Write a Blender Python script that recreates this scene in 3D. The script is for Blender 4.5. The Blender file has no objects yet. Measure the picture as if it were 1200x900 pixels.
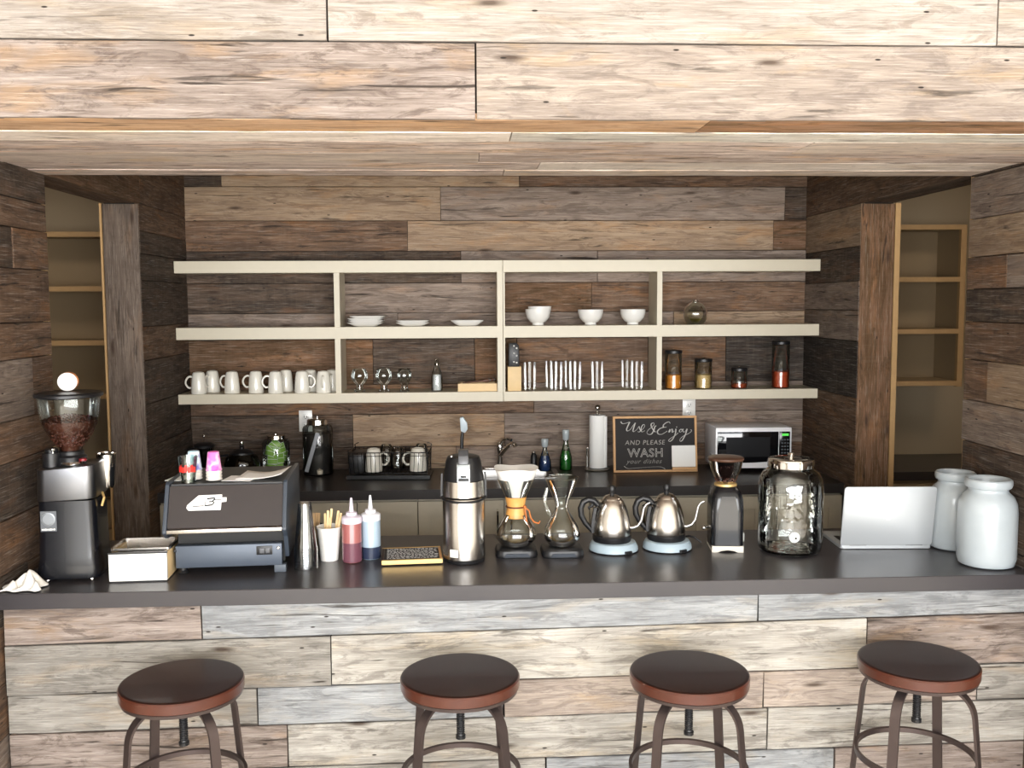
import bpy, bmesh, math, random
from mathutils import Vector, Matrix, Euler
PI = math.pi
scn = bpy.context.scene
COL = scn.collection

# ---------------------------------------------------------------- camera
PITCH, YAW, ROLL, FPX, CAMH = map(float, (4.83, 2.8, -0.3, 1130, 1.80))
p_, y_, r_ = (math.radians(v) for v in (PITCH, YAW, ROLL))
FWD = Vector((math.sin(y_)*math.cos(p_), math.cos(y_)*math.cos(p_), -math.sin(p_)))
RT0 = Vector((math.cos(y_), -math.sin(y_), 0)); UP0 = RT0.cross(FWD)
RT = RT0*math.cos(r_) + UP0*math.sin(r_); UP = -RT0*math.sin(r_) + UP0*math.cos(r_)
cd = bpy.data.cameras.new('camera'); cam = bpy.data.objects.new('camera', cd); COL.objects.link(cam)
cd.sensor_width = 36; cd.lens = 36*FPX/1200; cd.clip_start = 0.05
cam.matrix_world = Matrix.Translation((0, 0, CAMH)) @ Matrix((RT, UP, -FWD)).transposed().to_4x4()
scn.camera = cam

# ---------------------------------------------------------------- light and exposure
w = bpy.data.worlds.new('world'); scn.world = w; w.use_nodes = True
bg = w.node_tree.nodes['Background']; bg.inputs[0].default_value = (0.82, 0.90, 1.0, 1); bg.inputs[1].default_value = 1.6
ld = bpy.data.lights.new('window_daylight', 'AREA'); ld.shape = 'RECTANGLE'; ld.size = 5.6; ld.size_y = 1.9; ld.energy = 310
ld.color = (1.0, 0.99, 0.975)
lo = bpy.data.objects.new('window_daylight', ld); COL.objects.link(lo)
lo.location = (0.5, -2.45, 1.50); lo.rotation_euler = (math.radians(74), 0, 0)
sd = bpy.data.lights.new('sun', 'SUN'); sd.energy = 7.0; sd.angle = math.radians(1.5); sd.color = (1.0, .97, .92)
so = bpy.data.objects.new('sun', sd); COL.objects.link(so); so.rotation_euler = (math.radians(47), 0, math.radians(-8))
for nm, x in (('passage_lamp_left', -2.3), ('passage_lamp_right', 2.65)):
    l2 = bpy.data.lights.new(nm, 'AREA'); l2.size = .5; l2.energy = 5; l2.color = (1.0, .84, .68)
    q2 = bpy.data.objects.new(nm, l2); COL.objects.link(q2); q2.location = (x, 3.9, 2.66)
scn.cycles.caustics_reflective = False
scn.view_settings.view_transform = 'Standard'; scn.view_settings.look = 'None'
scn.view_settings.exposure = 0.75; scn.view_settings.gamma = 1.0
try: scn.view_settings.use_curve_mapping = False
except Exception: pass

# ---------------------------------------------------------------- helpers: colour and material
def lin(h):
    if not isinstance(h, str): return tuple(h)[:3]
    c = [int(h[i:i+2], 16)/255 for i in (0, 2, 4)]
    return tuple(v/12.92 if v <= .04045 else ((v+.055)/1.055)**2.4 for v in c)
def mat(name, col='808080', rough=.5, metal=0., trans=0., ior=1.45, bump=0., bscale=60., var=0., vscale=8., emit=0., coat=0., aniso=None, sss=0.):
    m = bpy.data.materials.new(name); m.use_nodes = True; nt = m.node_tree; b = nt.nodes['Principled BSDF']
    c = lin(col); b.inputs['Base Color'].default_value = (*c, 1)
    b.inputs['Roughness'].default_value = rough; b.inputs['Metallic'].default_value = metal
    b.inputs['Transmission Weight'].default_value = trans; b.inputs['IOR'].default_value = ior
    b.inputs['Coat Weight'].default_value = coat; b.inputs['Subsurface Weight'].default_value = sss
    if emit: b.inputs['Emission Color'].default_value = (*c, 1); b.inputs['Emission Strength'].default_value = emit
    tc = nt.nodes.new('ShaderNodeTexCoord')
    if var:
        n = nt.nodes.new('ShaderNodeTexNoise'); n.inputs['Scale'].default_value = vscale; n.inputs['Detail'].default_value = 5
        nt.links.new(tc.outputs['Object'], n.inputs['Vector'])
        mx = nt.nodes.new('ShaderNodeMix'); mx.data_type = 'RGBA'
        mx.inputs[6].default_value = (*[v*(1-var) for v in c], 1); mx.inputs[7].default_value = (*[min(1, v*(1+var)) for v in c], 1)
        nt.links.new(n.outputs[0], mx.inputs[0]); nt.links.new(mx.outputs[2], b.inputs['Base Color'])
    if bump:
        n = nt.nodes.new('ShaderNodeTexNoise'); n.inputs['Scale'].default_value = bscale; n.inputs['Detail'].default_value = 4
        if aniso:
            mp = nt.nodes.new('ShaderNodeMapping'); mp.inputs['Scale'].default_value = aniso
            nt.links.new(tc.outputs['Object'], mp.inputs[0]); nt.links.new(mp.outputs[0], n.inputs['Vector'])
        else: nt.links.new(tc.outputs['Object'], n.inputs['Vector'])
        bp = nt.nodes.new('ShaderNodeBump'); bp.inputs['Strength'].default_value = bump; bp.inputs['Distance'].default_value = .002
        nt.links.new(n.outputs[0], bp.inputs['Height']); nt.links.new(bp.outputs[0], b.inputs['Normal'])
    return m
def glass(name, tint='F4F8F6', refl=1.0, rough=.02, bump=0., bscale=20.):
    """thin clear glass: what is behind it, tinted, under a Fresnel reflection"""
    m = bpy.data.materials.new(name); m.use_nodes = True; nt = m.node_tree; nt.nodes.clear()
    o = nt.nodes.new('ShaderNodeOutputMaterial'); t = nt.nodes.new('ShaderNodeBsdfTransparent'); g = nt.nodes.new('ShaderNodeBsdfGlossy')
    t.inputs[0].default_value = (*lin(tint), 1); g.inputs['Roughness'].default_value = rough; g.inputs[0].default_value = (1, 1, 1, 1)
    f = nt.nodes.new('ShaderNodeFresnel'); f.inputs[0].default_value = 1.5
    k = nt.nodes.new('ShaderNodeMath'); k.operation = 'MULTIPLY_ADD'; k.inputs[1].default_value = .9*refl; k.inputs[2].default_value = .015*refl; k.use_clamp = True
    mx = nt.nodes.new('ShaderNodeMixShader')
    nt.links.new(f.outputs[0], k.inputs[0]); nt.links.new(k.outputs[0], mx.inputs[0])
    nt.links.new(t.outputs[0], mx.inputs[1]); nt.links.new(g.outputs[0], mx.inputs[2]); nt.links.new(mx.outputs[0], o.inputs[0])
    if bump:
        tc = nt.nodes.new('ShaderNodeTexCoord'); n = nt.nodes.new('ShaderNodeTexNoise'); n.inputs['Scale'].default_value = bscale
        nt.links.new(tc.outputs['Object'], n.inputs['Vector'])
        bp = nt.nodes.new('ShaderNodeBump'); bp.inputs['Strength'].default_value = bump; bp.inputs['Distance'].default_value = .01
        nt.links.new(n.outputs[0], bp.inputs['Height']); nt.links.new(bp.outputs[0], g.inputs['Normal']); nt.links.new(bp.outputs[0], f.inputs['Normal'])
    return m

def wood_material():
    """weathered reclaimed board; every board carries its own colours: ca base, cb streak, cw warm patch, wk = (streak, warm, dark, cracks)"""
    m = bpy.data.materials.new('reclaimed_wood'); m.use_nodes = True; nt = m.node_tree; N = nt.nodes; L = nt.links
    b = N['Principled BSDF']; b.inputs['Roughness'].default_value = .82; b.inputs['Specular IOR Level'].default_value = .25
    tc = N.new('ShaderNodeTexCoord'); oi = N.new('ShaderNodeObjectInfo')
    sc = N.new('ShaderNodeVectorMath'); sc.operation = 'SCALE'; sc.inputs[0].default_value = (37, 91, 53); L.new(oi.outputs['Random'], sc.inputs['Scale'])
    ad = N.new('ShaderNodeVectorMath'); L.new(tc.outputs['Object'], ad.inputs[0]); L.new(sc.outputs[0], ad.inputs[1])
    def at(n):
        a = N.new('ShaderNodeAttribute'); a.attribute_type = 'OBJECT'; a.attribute_name = n; return a
    ca, cb, cw, wk = at('ca'), at('cb'), at('cw'), at('wk')
    sp = N.new('ShaderNodeSeparateXYZ'); L.new(wk.outputs['Vector'], sp.inputs[0])
    def noise(s, detail=6, dist=0., rough=.55):
        mp = N.new('ShaderNodeMapping'); mp.inputs['Scale'].default_value = s; L.new(ad.outputs[0], mp.inputs[0])
        n = N.new('ShaderNodeTexNoise'); n.inputs['Scale'].default_value = 1; n.inputs['Detail'].default_value = detail
        n.inputs['Roughness'].default_value = rough; n.inputs['Distortion'].default_value = dist
        L.new(mp.outputs[0], n.inputs['Vector']); return n.outputs[0]
    def ramp(f, a, bb):
        r = N.new('ShaderNodeMapRange'); r.inputs[1].default_value = a; r.inputs[2].default_value = bb; r.clamp = True; L.new(f, r.inputs[0]); return r.outputs[0]
    def mul(x, y):
        q = N.new('ShaderNodeMath'); q.operation = 'MULTIPLY'; L.new(x, q.inputs[0])
        if isinstance(y, (int, float)): q.inputs[1].default_value = y
        else: L.new(y, q.inputs[1])
        return q.outputs[0]
    def mix(f, a, bb, mode='MIX'):
        x = N.new('ShaderNodeMix'); x.data_type = 'RGBA'; x.blend_type = mode; L.new(f, x.inputs[0])
        for v, i in ((a, 6), (bb, 7)):
            if isinstance(v, tuple): x.inputs[i].default_value = (*v, 1)
            else: L.new(v, x.inputs[i])
        return x.outputs[2]
    streak = noise((3.2, 30, 30), 8, .5, .66); grain = noise((9, 260, 260), 4, .1, .7); blotch = noise((1.3, 5, 5), 4, .6)
    patch = noise((3.1, 14, 14), 5, .5, .6); crack = noise((3.4, 52, 52), 4, .7, .55); saw = noise((60, 6, 6), 3, .2); mott = noise((5.5, 26, 26), 6, 1.1, .72)
    c = mix(mul(ramp(streak, .40, .66), sp.outputs[0]), ca.outputs['Color'], cb.outputs['Color'])
    c = mix(mul(ramp(blotch, .45, .75), .55), c, cb.outputs['Color'])
    c = mix(mul(ramp(patch, .53, .66), sp.outputs[1]), c, cw.outputs['Color'])
    c = mix(mul(ramp(mott, .50, .60), .75), c, cb.outputs['Color'])
    c = mix(mul(ramp(mott, .46, .36), .38), c, (.78, .74, .68), 'SCREEN') if False else c
    c = mix(mul(ramp(grain, .45, .80), .50), c, cb.outputs['Color'], 'MULTIPLY')
    c = mix(mul(ramp(grain, .45, .20), .22), c, (1., .97, .9), 'SCREEN')
    c = mix(mul(ramp(saw, .5, .8), .13), c, (.25, .2, .15))
    ck = mul(ramp(crack, .62, .70), sp.outputs[2])
    c = mix(ck, c, (.03, .022, .017))
    # knots and nail holes
    mp = N.new('ShaderNodeMapping'); mp.inputs['Scale'].default_value = (1.5, 6.5, 0); L.new(ad.outputs[0], mp.inputs[0])
    v = N.new('ShaderNodeTexVoronoi'); v.inputs['Scale'].default_value = 1.0; v.voronoi_dimensions = '2D'; L.new(mp.outputs[0], v.inputs['Vector'])
    def pick(vo, t):
        s3 = N.new('ShaderNodeSeparateColor'); L.new(vo.outputs['Color'], s3.inputs[0]); return ramp(s3.outputs[0], t, t+.01)
    kn = mul(ramp(v.outputs['Distance'], .075, .02), pick(v, .6)); c = mix(mul(kn, .85), c, (.05, .03, .02))
    mp2 = N.new('ShaderNodeMapping'); mp2.inputs['Scale'].default_value = (3.2, 11, 0); L.new(ad.outputs[0], mp2.inputs[0])
    v2 = N.new('ShaderNodeTexVoronoi'); v2.voronoi_dimensions = '2D'; v2.inputs['Scale'].default_value = 1.; L.new(mp2.outputs[0], v2.inputs['Vector'])
    c = mix(mul(ramp(v2.outputs['Distance'], .030, .018), pick(v2, .55)), c, (.02, .015, .012))
    L.new(c, b.inputs['Base Color'])
    h = N.new('ShaderNodeMath'); h.operation = 'MULTIPLY_ADD'; L.new(grain, h.inputs[0]); h.inputs[1].default_value = .45
    L.new(streak, h.inputs[2])
    h2 = N.new('ShaderNodeMath'); h2.operation = 'SUBTRACT'; L.new(h.outputs[0], h2.inputs[0]); L.new(ck, h2.inputs[1])
    bp = N.new('ShaderNodeBump'); bp.inputs['Strength'].default_value = .55; bp.inputs['Distance'].default_value = .004
    L.new(h2.outputs[0], bp.inputs['Height']); L.new(bp.outputs[0], b.inputs['Normal'])
    return m
WOOD = wood_material()
# colour families of the boards: base, streak, warm patch, (streak, warm, cracks)
FAM = {
 'cream':  ('D6CBC1', 'A3968A', 'C8AE8C', (.50, .40, .5)),
 'pale':   ('C0BBB2', '837D76', 'B8A380', (.65, .35, .8)),
 'grey':   ('A7A29A', '746F69', 'A38A6A', (.75, .35, .9)),
 'bluegrey':('A9ABAC','7A7B7D', 'B09C7A', (.70, .25, .8)),
 'tangrey':('A6988F', '665850', 'A5835E', (.70, .50, .9)),
 'sand':   ('B2A497', '857870', 'A88C68', (.60, .50, .7)),
 'honey':  ('A68A70', '7E6249', 'AE8A62', (.65, .55, .7)),
 'tan':    ('94806A', '6E5B4B', '9B7146', (.65, .35, .8)),
 'taupe':  ('83756A', '5C5048', '8E6B4B', (.70, .30, .9)),
 'brown':  ('6F5846', '45362C', '80562F', (.80, .40, .9)),
 'rust':   ('69503E', '43321F', '7E5A3C', (.75, .50, .8)),
 'dark':   ('54463B', '312923', '6A4931', (.85, .35, .9)),
 'char':   ('3E3630', '231F1C', '56402F', (.85, .25, .8)),
}
def woodprops(o, fam, rnd, mul=1.0):
    a, b, c, k = FAM[fam]; j = mul*rnd.uniform(.93, 1.07)
    o['ca'] = [v*j for v in lin(a)]; o['cb'] = [v*j for v in lin(b)]; o['cw'] = [v*j for v in lin(c)]; o['wk'] = list(k)

# ---------------------------------------------------------------- helpers: objects
def link(name, me, parent=None):
    o = bpy.data.objects.new(name, me); COL.objects.link(o)
    if parent: o.parent = parent
    return o
def thing(name, label, cat, loc=(0, 0, 0), rz=0., group=None):
    o = bpy.data.objects.new(name, None); COL.objects.link(o); o.empty_display_size = .05
    o.location = loc; o.rotation_euler = (0, 0, rz); o['label'] = label; o['category'] = cat
    if group: o['group'] = group
    return o
def tag(o, label, cat, group=None):
    o['label'] = label; o['category'] = cat
    if group: o['group'] = group
    return o
def dup(root, label=None, loc=None, rz=None):
    r = root.copy(); COL.objects.link(r)
    if label: r['label'] = label
    if loc: r.location = loc
    if rz is not None: r.rotation_euler = (0, 0, rz)
    for ch in list(root.children):
        c = ch.copy(); COL.objects.link(c); c.parent = r
        for g in list(ch.children):
            d = g.copy(); COL.objects.link(d); d.parent = c
    return r

class MB:
    """collects shapes into one mesh"""
    def __init__(s): s.bm = bmesh.new()
    def _x(s, vs, loc, rot):
        if rot: bmesh.ops.rotate(s.bm, cent=(0, 0, 0), matrix=Euler(rot).to_matrix(), verts=vs)
        if loc: bmesh.ops.translate(s.bm, vec=loc, verts=vs)
    def box(s, size, loc=(0, 0, 0), rot=None, bev=0., seg=2):
        g = bmesh.ops.create_cube(s.bm, size=1.); vs = g['verts']
        bmesh.ops.scale(s.bm, vec=size, verts=vs)
        if bev:
            es = {e for v in vs for e in v.link_edges}
            r = bmesh.ops.bevel(s.bm, geom=list(es), offset=bev, segments=seg, affect='EDGES', profile=.5)
            vs = list({v for f in r['faces'] for v in f.verts} | {v for v in vs if v.is_valid})
        s._x(vs, loc, rot); return s
    def bx(s, x0, x1, y0, y1, z0, z1, bev=0., seg=2):
        return s.box((abs(x1-x0), abs(y1-y0), abs(z1-z0)), ((x0+x1)/2, (y0+y1)/2, (z0+z1)/2), None, bev, seg)
    def lathe(s, prof, seg=32, loc=(0, 0, 0), rot=None, sx=1., sy=1., caps=True, sq=0.):
        """prof: (r,z) from bottom to top; sq>0 squares the section off"""
        rings = []; new = []
        for r, z in prof:
            if r < 1e-6: v = s.bm.verts.new((0, 0, z)); rings.append([v]); new.append(v); continue
            ring = []
            for i in range(seg):
                a = 2*PI*i/seg; ca, sa = math.cos(a), math.sin(a)
                k = 1.
                if sq: k = 1/((abs(ca)**(2+sq*6)+abs(sa)**(2+sq*6))**(1/(2+sq*6)))
                ring.append(s.bm.verts.new((r*k*ca*sx, r*k*sa*sy, z)))
            rings.append(ring); new += ring
        for a, b in zip(rings, rings[1:]):
            for i in range(seg):
                j = (i+1) % seg
                if len(a) == 1 and len(b) == 1: break
                if len(a) == 1: s.bm.faces.new((a[0], b[j], b[i]))
                elif len(b) == 1: s.bm.faces.new((a[i], a[j], b[0]))
                else: s.bm.faces.new((a[i], a[j], b[j], b[i]))
        if caps:
            if len(rings[0]) > 1: s.bm.faces.new(list(reversed(rings[0])))
            if len(rings[-1]) > 1: s.bm.faces.new(rings[-1])
        s._x(new, loc, rot); return s
    def cyl(s, r, z0, z1, seg=24, loc=(0, 0, 0), rot=None, bev=0.):
        p = [(r, z0), (r, z1)] if not bev else [(r-bev, z0), (r-.3*bev, z0+.3*bev), (r, z0+bev), (r, z1-bev), (r-.3*bev, z1-.3*bev), (r-bev, z1)]
        return s.lathe(p, seg, loc, rot)
    def ball(s, r, loc=(0, 0, 0), sc=(1, 1, 1), seg=16, rot=None):
        n = seg//2
        prof = [(r*math.sin(PI*i/n)*1., -r*math.cos(PI*i/n)*sc[2]) for i in range(n+1)]
        prof[0] = (0, prof[0][1]); prof[-1] = (0, prof[-1][1])
        return s.lathe(prof, seg, loc, rot, sc[0], sc[1])
    def tube(s, pts, r, seg=8, closed=False, flat=None):
        """r: radius or list; flat=(w,t,nx): flat bar instead, w across"""
        P = [Vector(p) for p in pts]; n = len(P); rings = []
        up = None
        for i in range(n):
            a = P[(i-1) % n] if (closed or i > 0) else P[i]; b = P[(i+1) % n] if (closed or i < n-1) else P[i]
            t = (b-a).normalized()
            if up is None:
                up = Vector((0, 0, 1)) if abs(t.z) < .9 else Vector((1, 0, 0))
                if flat: up = Vector(flat[2])
            u = (up - t*up.dot(t)).normalized(); up = u; v = t.cross(u)
            if flat:
                w2, t2 = flat[0]/2, flat[1]/2
                ring = [s.bm.verts.new(P[i]+u*(w2*x)+v*(t2*y)) for x, y in ((1, 1), (-1, 1), (-1, -1), (1, -1))]
            else:
                rr = r[i] if isinstance(r, (list, tuple)) else r
                ring = [s.bm.verts.new(P[i]+(u*math.cos(2*PI*k/seg)+v*math.sin(2*PI*k/seg))*rr) for k in range(seg)]
            rings.append(ring)
        m = len(rings[0]); rng = range(n) if closed else range(n-1)
        for i in rng:
            a, b = rings[i], rings[(i+1) % n]
            for k in range(m): s.bm.faces.new((a[k], a[(k+1) % m], b[(k+1) % m], b[k]))
        if not closed: s.bm.faces.new(list(reversed(rings[0]))); s.bm.faces.new(rings[-1])
        return s
    def prism(s, poly, d0, d1, axis='z', bev=0.):
        """extrude a 2D outline along an axis ('z': xy, 'y': xz, 'x': yz)"""
        f = {'z': lambda a, b, d: (a, b, d), 'y': lambda a, b, d: (a, d, b), 'x': lambda a, b, d: (d, a, b)}[axis]
        A = [s.bm.verts.new(f(a, b, d0)) for a, b in poly]; B = [s.bm.verts.new(f(a, b, d1)) for a, b in poly]
        n = len(poly); F = [s.bm.faces.new(A), s.bm.faces.new(list(reversed(B)))]
        for i in range(n): F.append(s.bm.faces.new((A[i], B[i], B[(i+1) % n], A[(i+1) % n])))
        if bev:
            es = list({e for q in F for e in q.edges})
            bmesh.ops.bevel(s.bm, geom=es, offset=bev, segments=2, affect='EDGES', profile=.5)
        return s
    def build(s, name, m, parent=None, smooth=True, angle=35, solid=0.):
        bmesh.ops.recalc_face_normals(s.bm, faces=s.bm.faces[:])
        me = bpy.data.meshes.new(name); s.bm.to_mesh(me); s.bm.free()
        if m: me.materials.append(m)
        if smooth:
            me.shade_smooth()
            try: me.set_sharp_from_angle(angle=math.radians(angle))
            except Exception: pass
        return link(name, me, parent)
def struct(o): o['kind'] = 'structure'; return o
def text_mesh(name, body, size, m, parent, loc, rot, ext=.0006, outline=0., align='CENTER', shear=0., space=1.):
    cu = bpy.data.curves.new(name, 'FONT'); cu.body = body; cu.size = size; cu.align_x = align; cu.align_y = 'CENTER'
    cu.shear = shear; cu.space_character = space; cu.resolution_u = 4
    if outline: cu.fill_mode = 'NONE'; cu.bevel_depth = outline; cu.bevel_resolution = 0
    else: cu.extrude = ext
    t = bpy.data.objects.new(name, cu); COL.objects.link(t); bpy.context.view_layer.update()
    me = bpy.data.meshes.new_from_object(t.evaluated_get(bpy.context.evaluated_depsgraph_get()))
    bpy.data.objects.remove(t); bpy.data.curves.remove(cu)
    me.materials.clear(); me.materials.append(m)
    o = link(name, me, parent); o.location = loc; o.rotation_euler = rot
    return o

# ---------------------------------------------------------------- boards
def plank(parent, A, B, C, D, nrm, fam, rnd, th=.018, name='plank', mul=1.0, gap=.0007, wav=.0012, proud=None, joint=.0009):
    """board with slightly ragged long edges: A,B lower corners, C,D upper corners on the wall face, grain along A-B"""
    A, B, C, D = map(Vector, (A, B, C, D)); nrm = Vector(nrm).normalized()
    X = (B-A).normalized(); Yv = nrm.cross(X).normalized()
    O = (A+B+C+D)/4; pr = rnd.uniform(0, .004) if proud is None else proud
    ln = (B-A).length; n = max(2, min(14, int(ln/.11)))
    me = bpy.data.meshes.new(name); V = []; F = []
    wb = [rnd.uniform(-wav, wav) for _ in range(n+1)]; wt = [rnd.uniform(-wav, wav) for _ in range(n+1)]
    e0, e1 = rnd.uniform(0, wav), rnd.uniform(0, wav)
    def loc(p): q = p-O; return q.dot(X), q.dot(Yv)
    sgn = 1 if loc(D)[1] > loc(A)[1] else -1
    for i in range(n+1):
        t = i/n; pb = A.lerp(B, t); pt = D.lerp(C, t)
        xb, yb = loc(pb); xt, yt = loc(pt)
        if i == 0: xb += joint+e0; xt += joint+e1
        if i == n: xb -= joint+e0; xt -= joint+e1
        yb += sgn*(gap+abs(wb[i])); yt -= sgn*(gap+abs(wt[i]))
        dz = rnd.uniform(-.0008, .0008)
        c = .0022*sgn
        V += [(xb, yb, -th), (xb, yb, pr+dz-.0022), (xb, yb+c, pr+dz), (xt, yt-c, pr+dz), (xt, yt, pr+dz-.0022), (xt, yt, -th)]
    for i in range(n):
        a, b = i*6, i*6+6
        for k in range(6): F.append((a+k, b+k, b+(k+1) % 6, a+(k+1) % 6))
    F.append(tuple(range(6))); F.append(tuple(reversed(range(n*6, n*6+6))))
    me.from_pydata(V, [], F); me.materials.append(WOOD)
    bm = bmesh.new(); bm.from_mesh(me); bmesh.ops.recalc_face_normals(bm, faces=bm.faces[:]); bm.to_mesh(me); bm.free()
    o = link(name, me, parent); o.matrix_local = Matrix.Translation(O) @ Matrix((X, Yv, nrm)).transposed().to_4x4()
    woodprops(o, fam, rnd, mul); return o

# ---------------------------------------------------------------- plain materials
M = dict(
 core=mat('wall_core', '2A241F', .95), tanwall=mat('tan_paint', 'AE9E84', .7, bump=.1, bscale=200),
 white_plaster=mat('plaster', 'D8D4CC', .9), floor=mat('concrete_floor', 'CFC8BC', .55, var=.08, vscale=3),
 counter=mat('dark_laminate', '3C393B', .28, bump=.12, bscale=700, var=.06, vscale=200),
 backcounter=mat('black_laminate', '322E2D', .30, bump=.1, bscale=700),
 shelf=mat('cream_shelf_paint', 'CFC6B1', .42, bump=.12, bscale=90, aniso=(.4, 12, 12), var=.03, vscale=30),
 cab=mat('taupe_cabinet_paint', 'B3AA98', .5, bump=.1, bscale=250, var=.05, vscale=60),
 ply=mat('shelf_edge_wood', 'B59468', .55, var=.12, vscale=30), tanshelf=mat('tan_melamine', '9C886A', .6, var=.06, vscale=5),
 black=mat('black_plastic', '171719', .38), blacksat=mat('black_enamel', '0D0E13', .26, coat=.2),
 steel=mat('brushed_steel', 'C9C4BE', .22, 1.0, bump=.08, bscale=60, aniso=(40, 40, .6)),
 chrome=mat('chrome', 'DAD7D3', .08, 1.0), darksteel=mat('dark_steel', '77736E', .3, 1.0),
 brushed=mat('satin_steel', 'B8B6B4', .34, 1.0), grey=mat('grey_metal', '8B8F94', .45, .3),
 white=mat('white_gloss', 'E9E7E2', .22, coat=.3), ceramic=mat('cream_ceramic', 'E6E2D6', .18, coat=.4),
 paper=mat('white_paper', 'F0EFEC', .8), dark=mat('dark_void', '0A0A0A', .6), iron=mat('bronze_iron', '5A4F4D', .36, .75, var=.1, vscale=20),
 seat=mat('dark_walnut_top', '26120D', .36, coat=.12, bump=.1, bscale=30, aniso=(2, 25, 1), var=.18, vscale=14), seatedge=mat('red_brown_edge', '4A2418', .3, coat=.4, bump=.1, bscale=40, aniso=(1, 1, 40), var=.25, vscale=30),
 glass=glass('clear_glass'), glass3=glass('thin_clear_glass', 'FAFBFA', .7, .03), glass2=glass('wavy_clear_glass', 'F7FAF8', 1.5, .02, .35, 22),
 pale_wood=mat('pale_birch', 'DFC190', .5, var=.08, vscale=25, bump=.1, bscale=60, aniso=(1, 20, 20)),
)

M['seat'].node_tree.nodes['Principled BSDF'].inputs['Specular IOR Level'].default_value = .28

# ================================================================ LARGE STRUCTURE
XL, XR, YB, YF = -1.45, 1.84, 5.15, 3.0      # side walls, back wall, bar front
ZS = 2.25                                     # underside of the soffit and of the door headers
YO0, YO1 = 3.46, 4.43                         # openings in the side walls
rw = random.Random(11)
def wallcore(name, boxes, m=None):
    b = MB()
    for q in boxes: b.bx(*q)
    return struct(b.build(name, m or M['core'], None, False))
# the far wall behind the shelves
wb = wallcore('wall_back', [(XL-.20, XR+.20, YB+.018, YB+.15, 0, 2.75)])
ZB = [2.62, 2.466, 2.408, 2.232, 2.073, 1.906, 1.748, 1.611, 1.369, 1.208, 1.032, .90, .74, .58, .42, .26, .10]
XS = {
 0: [(XL, .4, 'tan'), (.4, XR, 'brown')], 1: [(XL, -1.255, 'dark'), (-1.255, .296, 'tan'), (.296, XR, 'brown')],
 2: [(XL, -.12, 'tan'), (-.12, 1.72, 'taupe'), (1.72, XR, 'dark')], 3: [(XL, -.295, 'brown'), (-.295, 1.66, 'tan'), (1.66, XR, 'rust')],
 4: [(XL, -.016, 'dark'), (-.016, .711, 'taupe'), (.711, XR, 'taupe')], 5: [(XL, -.688, 'dark'), (-.688, .178, 'taupe'), (.178, .68, 'rust'), (.68, XR, 'brown')],
 6: [(XL, -.353, 'taupe'), (-.353, 1.124, 'taupe'), (1.124, XR, 'tan')], 7: [(XL, -.487, 'rust'), (-.487, .052, 'dark'), (.052, .278, 'rust'), (.278, .986, 'brown'), (.986, 1.411, 'brown'), (1.411, XR, 'char')],
 8: [(XL, .369, 'brown'), (.369, XR, 'taupe')], 9: [(XL, -.60, 'dark'), (-.60, .21, 'tan'), (.21, XR, 'taupe')],
 10: [(XL, -.3, 'dark'), (-.3, -.05, 'tan'), (-.05, .9, 'taupe'), (.9, XR, 'brown')]}
for i in range(len(ZB)-1):
    for x0, x1, fam in XS.get(i, [(XL, .1, 'dark'), (.1, XR, 'dark')]):
        z1, z0 = ZB[i], ZB[i+1]
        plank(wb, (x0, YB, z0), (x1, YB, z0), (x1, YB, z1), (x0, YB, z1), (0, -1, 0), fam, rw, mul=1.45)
# side walls: near part, far part and the header over the opening
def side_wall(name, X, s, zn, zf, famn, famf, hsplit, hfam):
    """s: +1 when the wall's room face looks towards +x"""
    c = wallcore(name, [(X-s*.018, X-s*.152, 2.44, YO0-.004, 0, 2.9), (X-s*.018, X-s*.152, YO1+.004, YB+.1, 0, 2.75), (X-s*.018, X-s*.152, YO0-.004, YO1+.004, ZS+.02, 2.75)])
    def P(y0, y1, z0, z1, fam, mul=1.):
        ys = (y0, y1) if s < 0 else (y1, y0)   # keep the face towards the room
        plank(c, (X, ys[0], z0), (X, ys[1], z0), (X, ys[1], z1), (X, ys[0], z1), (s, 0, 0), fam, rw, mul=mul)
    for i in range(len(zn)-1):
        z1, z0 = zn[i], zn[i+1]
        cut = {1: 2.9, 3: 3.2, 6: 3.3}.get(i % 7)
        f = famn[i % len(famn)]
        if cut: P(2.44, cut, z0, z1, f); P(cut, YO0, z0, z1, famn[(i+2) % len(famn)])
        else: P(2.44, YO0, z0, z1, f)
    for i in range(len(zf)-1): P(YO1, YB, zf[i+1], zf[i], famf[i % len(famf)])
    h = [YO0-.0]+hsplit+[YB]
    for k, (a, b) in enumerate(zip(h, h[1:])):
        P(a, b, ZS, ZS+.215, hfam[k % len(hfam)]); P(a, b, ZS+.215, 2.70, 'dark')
    # lining of the opening: header underside, far jamb, near jamb
    j = struct(MB().bx(X-s*.002, X-s*.165, YO0-.012, YO0+.003, 0, ZS).build('trim_1', M['ply'], None, False))
    xs = sorted((X, X-s*.16))
    plank(c, (xs[0], YO0+.004, ZS+.004), (xs[0], YO1, ZS+.004), (xs[1], YO1, ZS+.004), (xs[1], YO0+.004, ZS+.004), (0, 0, -1), 'brown' if s > 0 else 'dark', rw, th=.015, name='header_board')
    jp = plank(c, (xs[0], YO1, .0), (xs[0], YO1, ZS-.002), (xs[1], YO1, ZS-.002), (xs[1], YO1, .0), (0, -1, 0), 'taupe' if s > 0 else 'rust', rw, th=.02, name='jamb_board', mul=.78 if s > 0 else 1.5)
    e = MB().bx(X-s*.16, X-s*(.169 if s > 0 else .185), YO1-.006, YO1+.03, 0, ZS).build('trim_2', M['ply'], None, False); struct(e)
    return c
ZNR = [2.40, 2.242, 2.091, 1.954, 1.84, 1.723, 1.585, 1.438, 1.286, 1.144, .953, .776, .60, .43, .26, .1]
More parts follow.
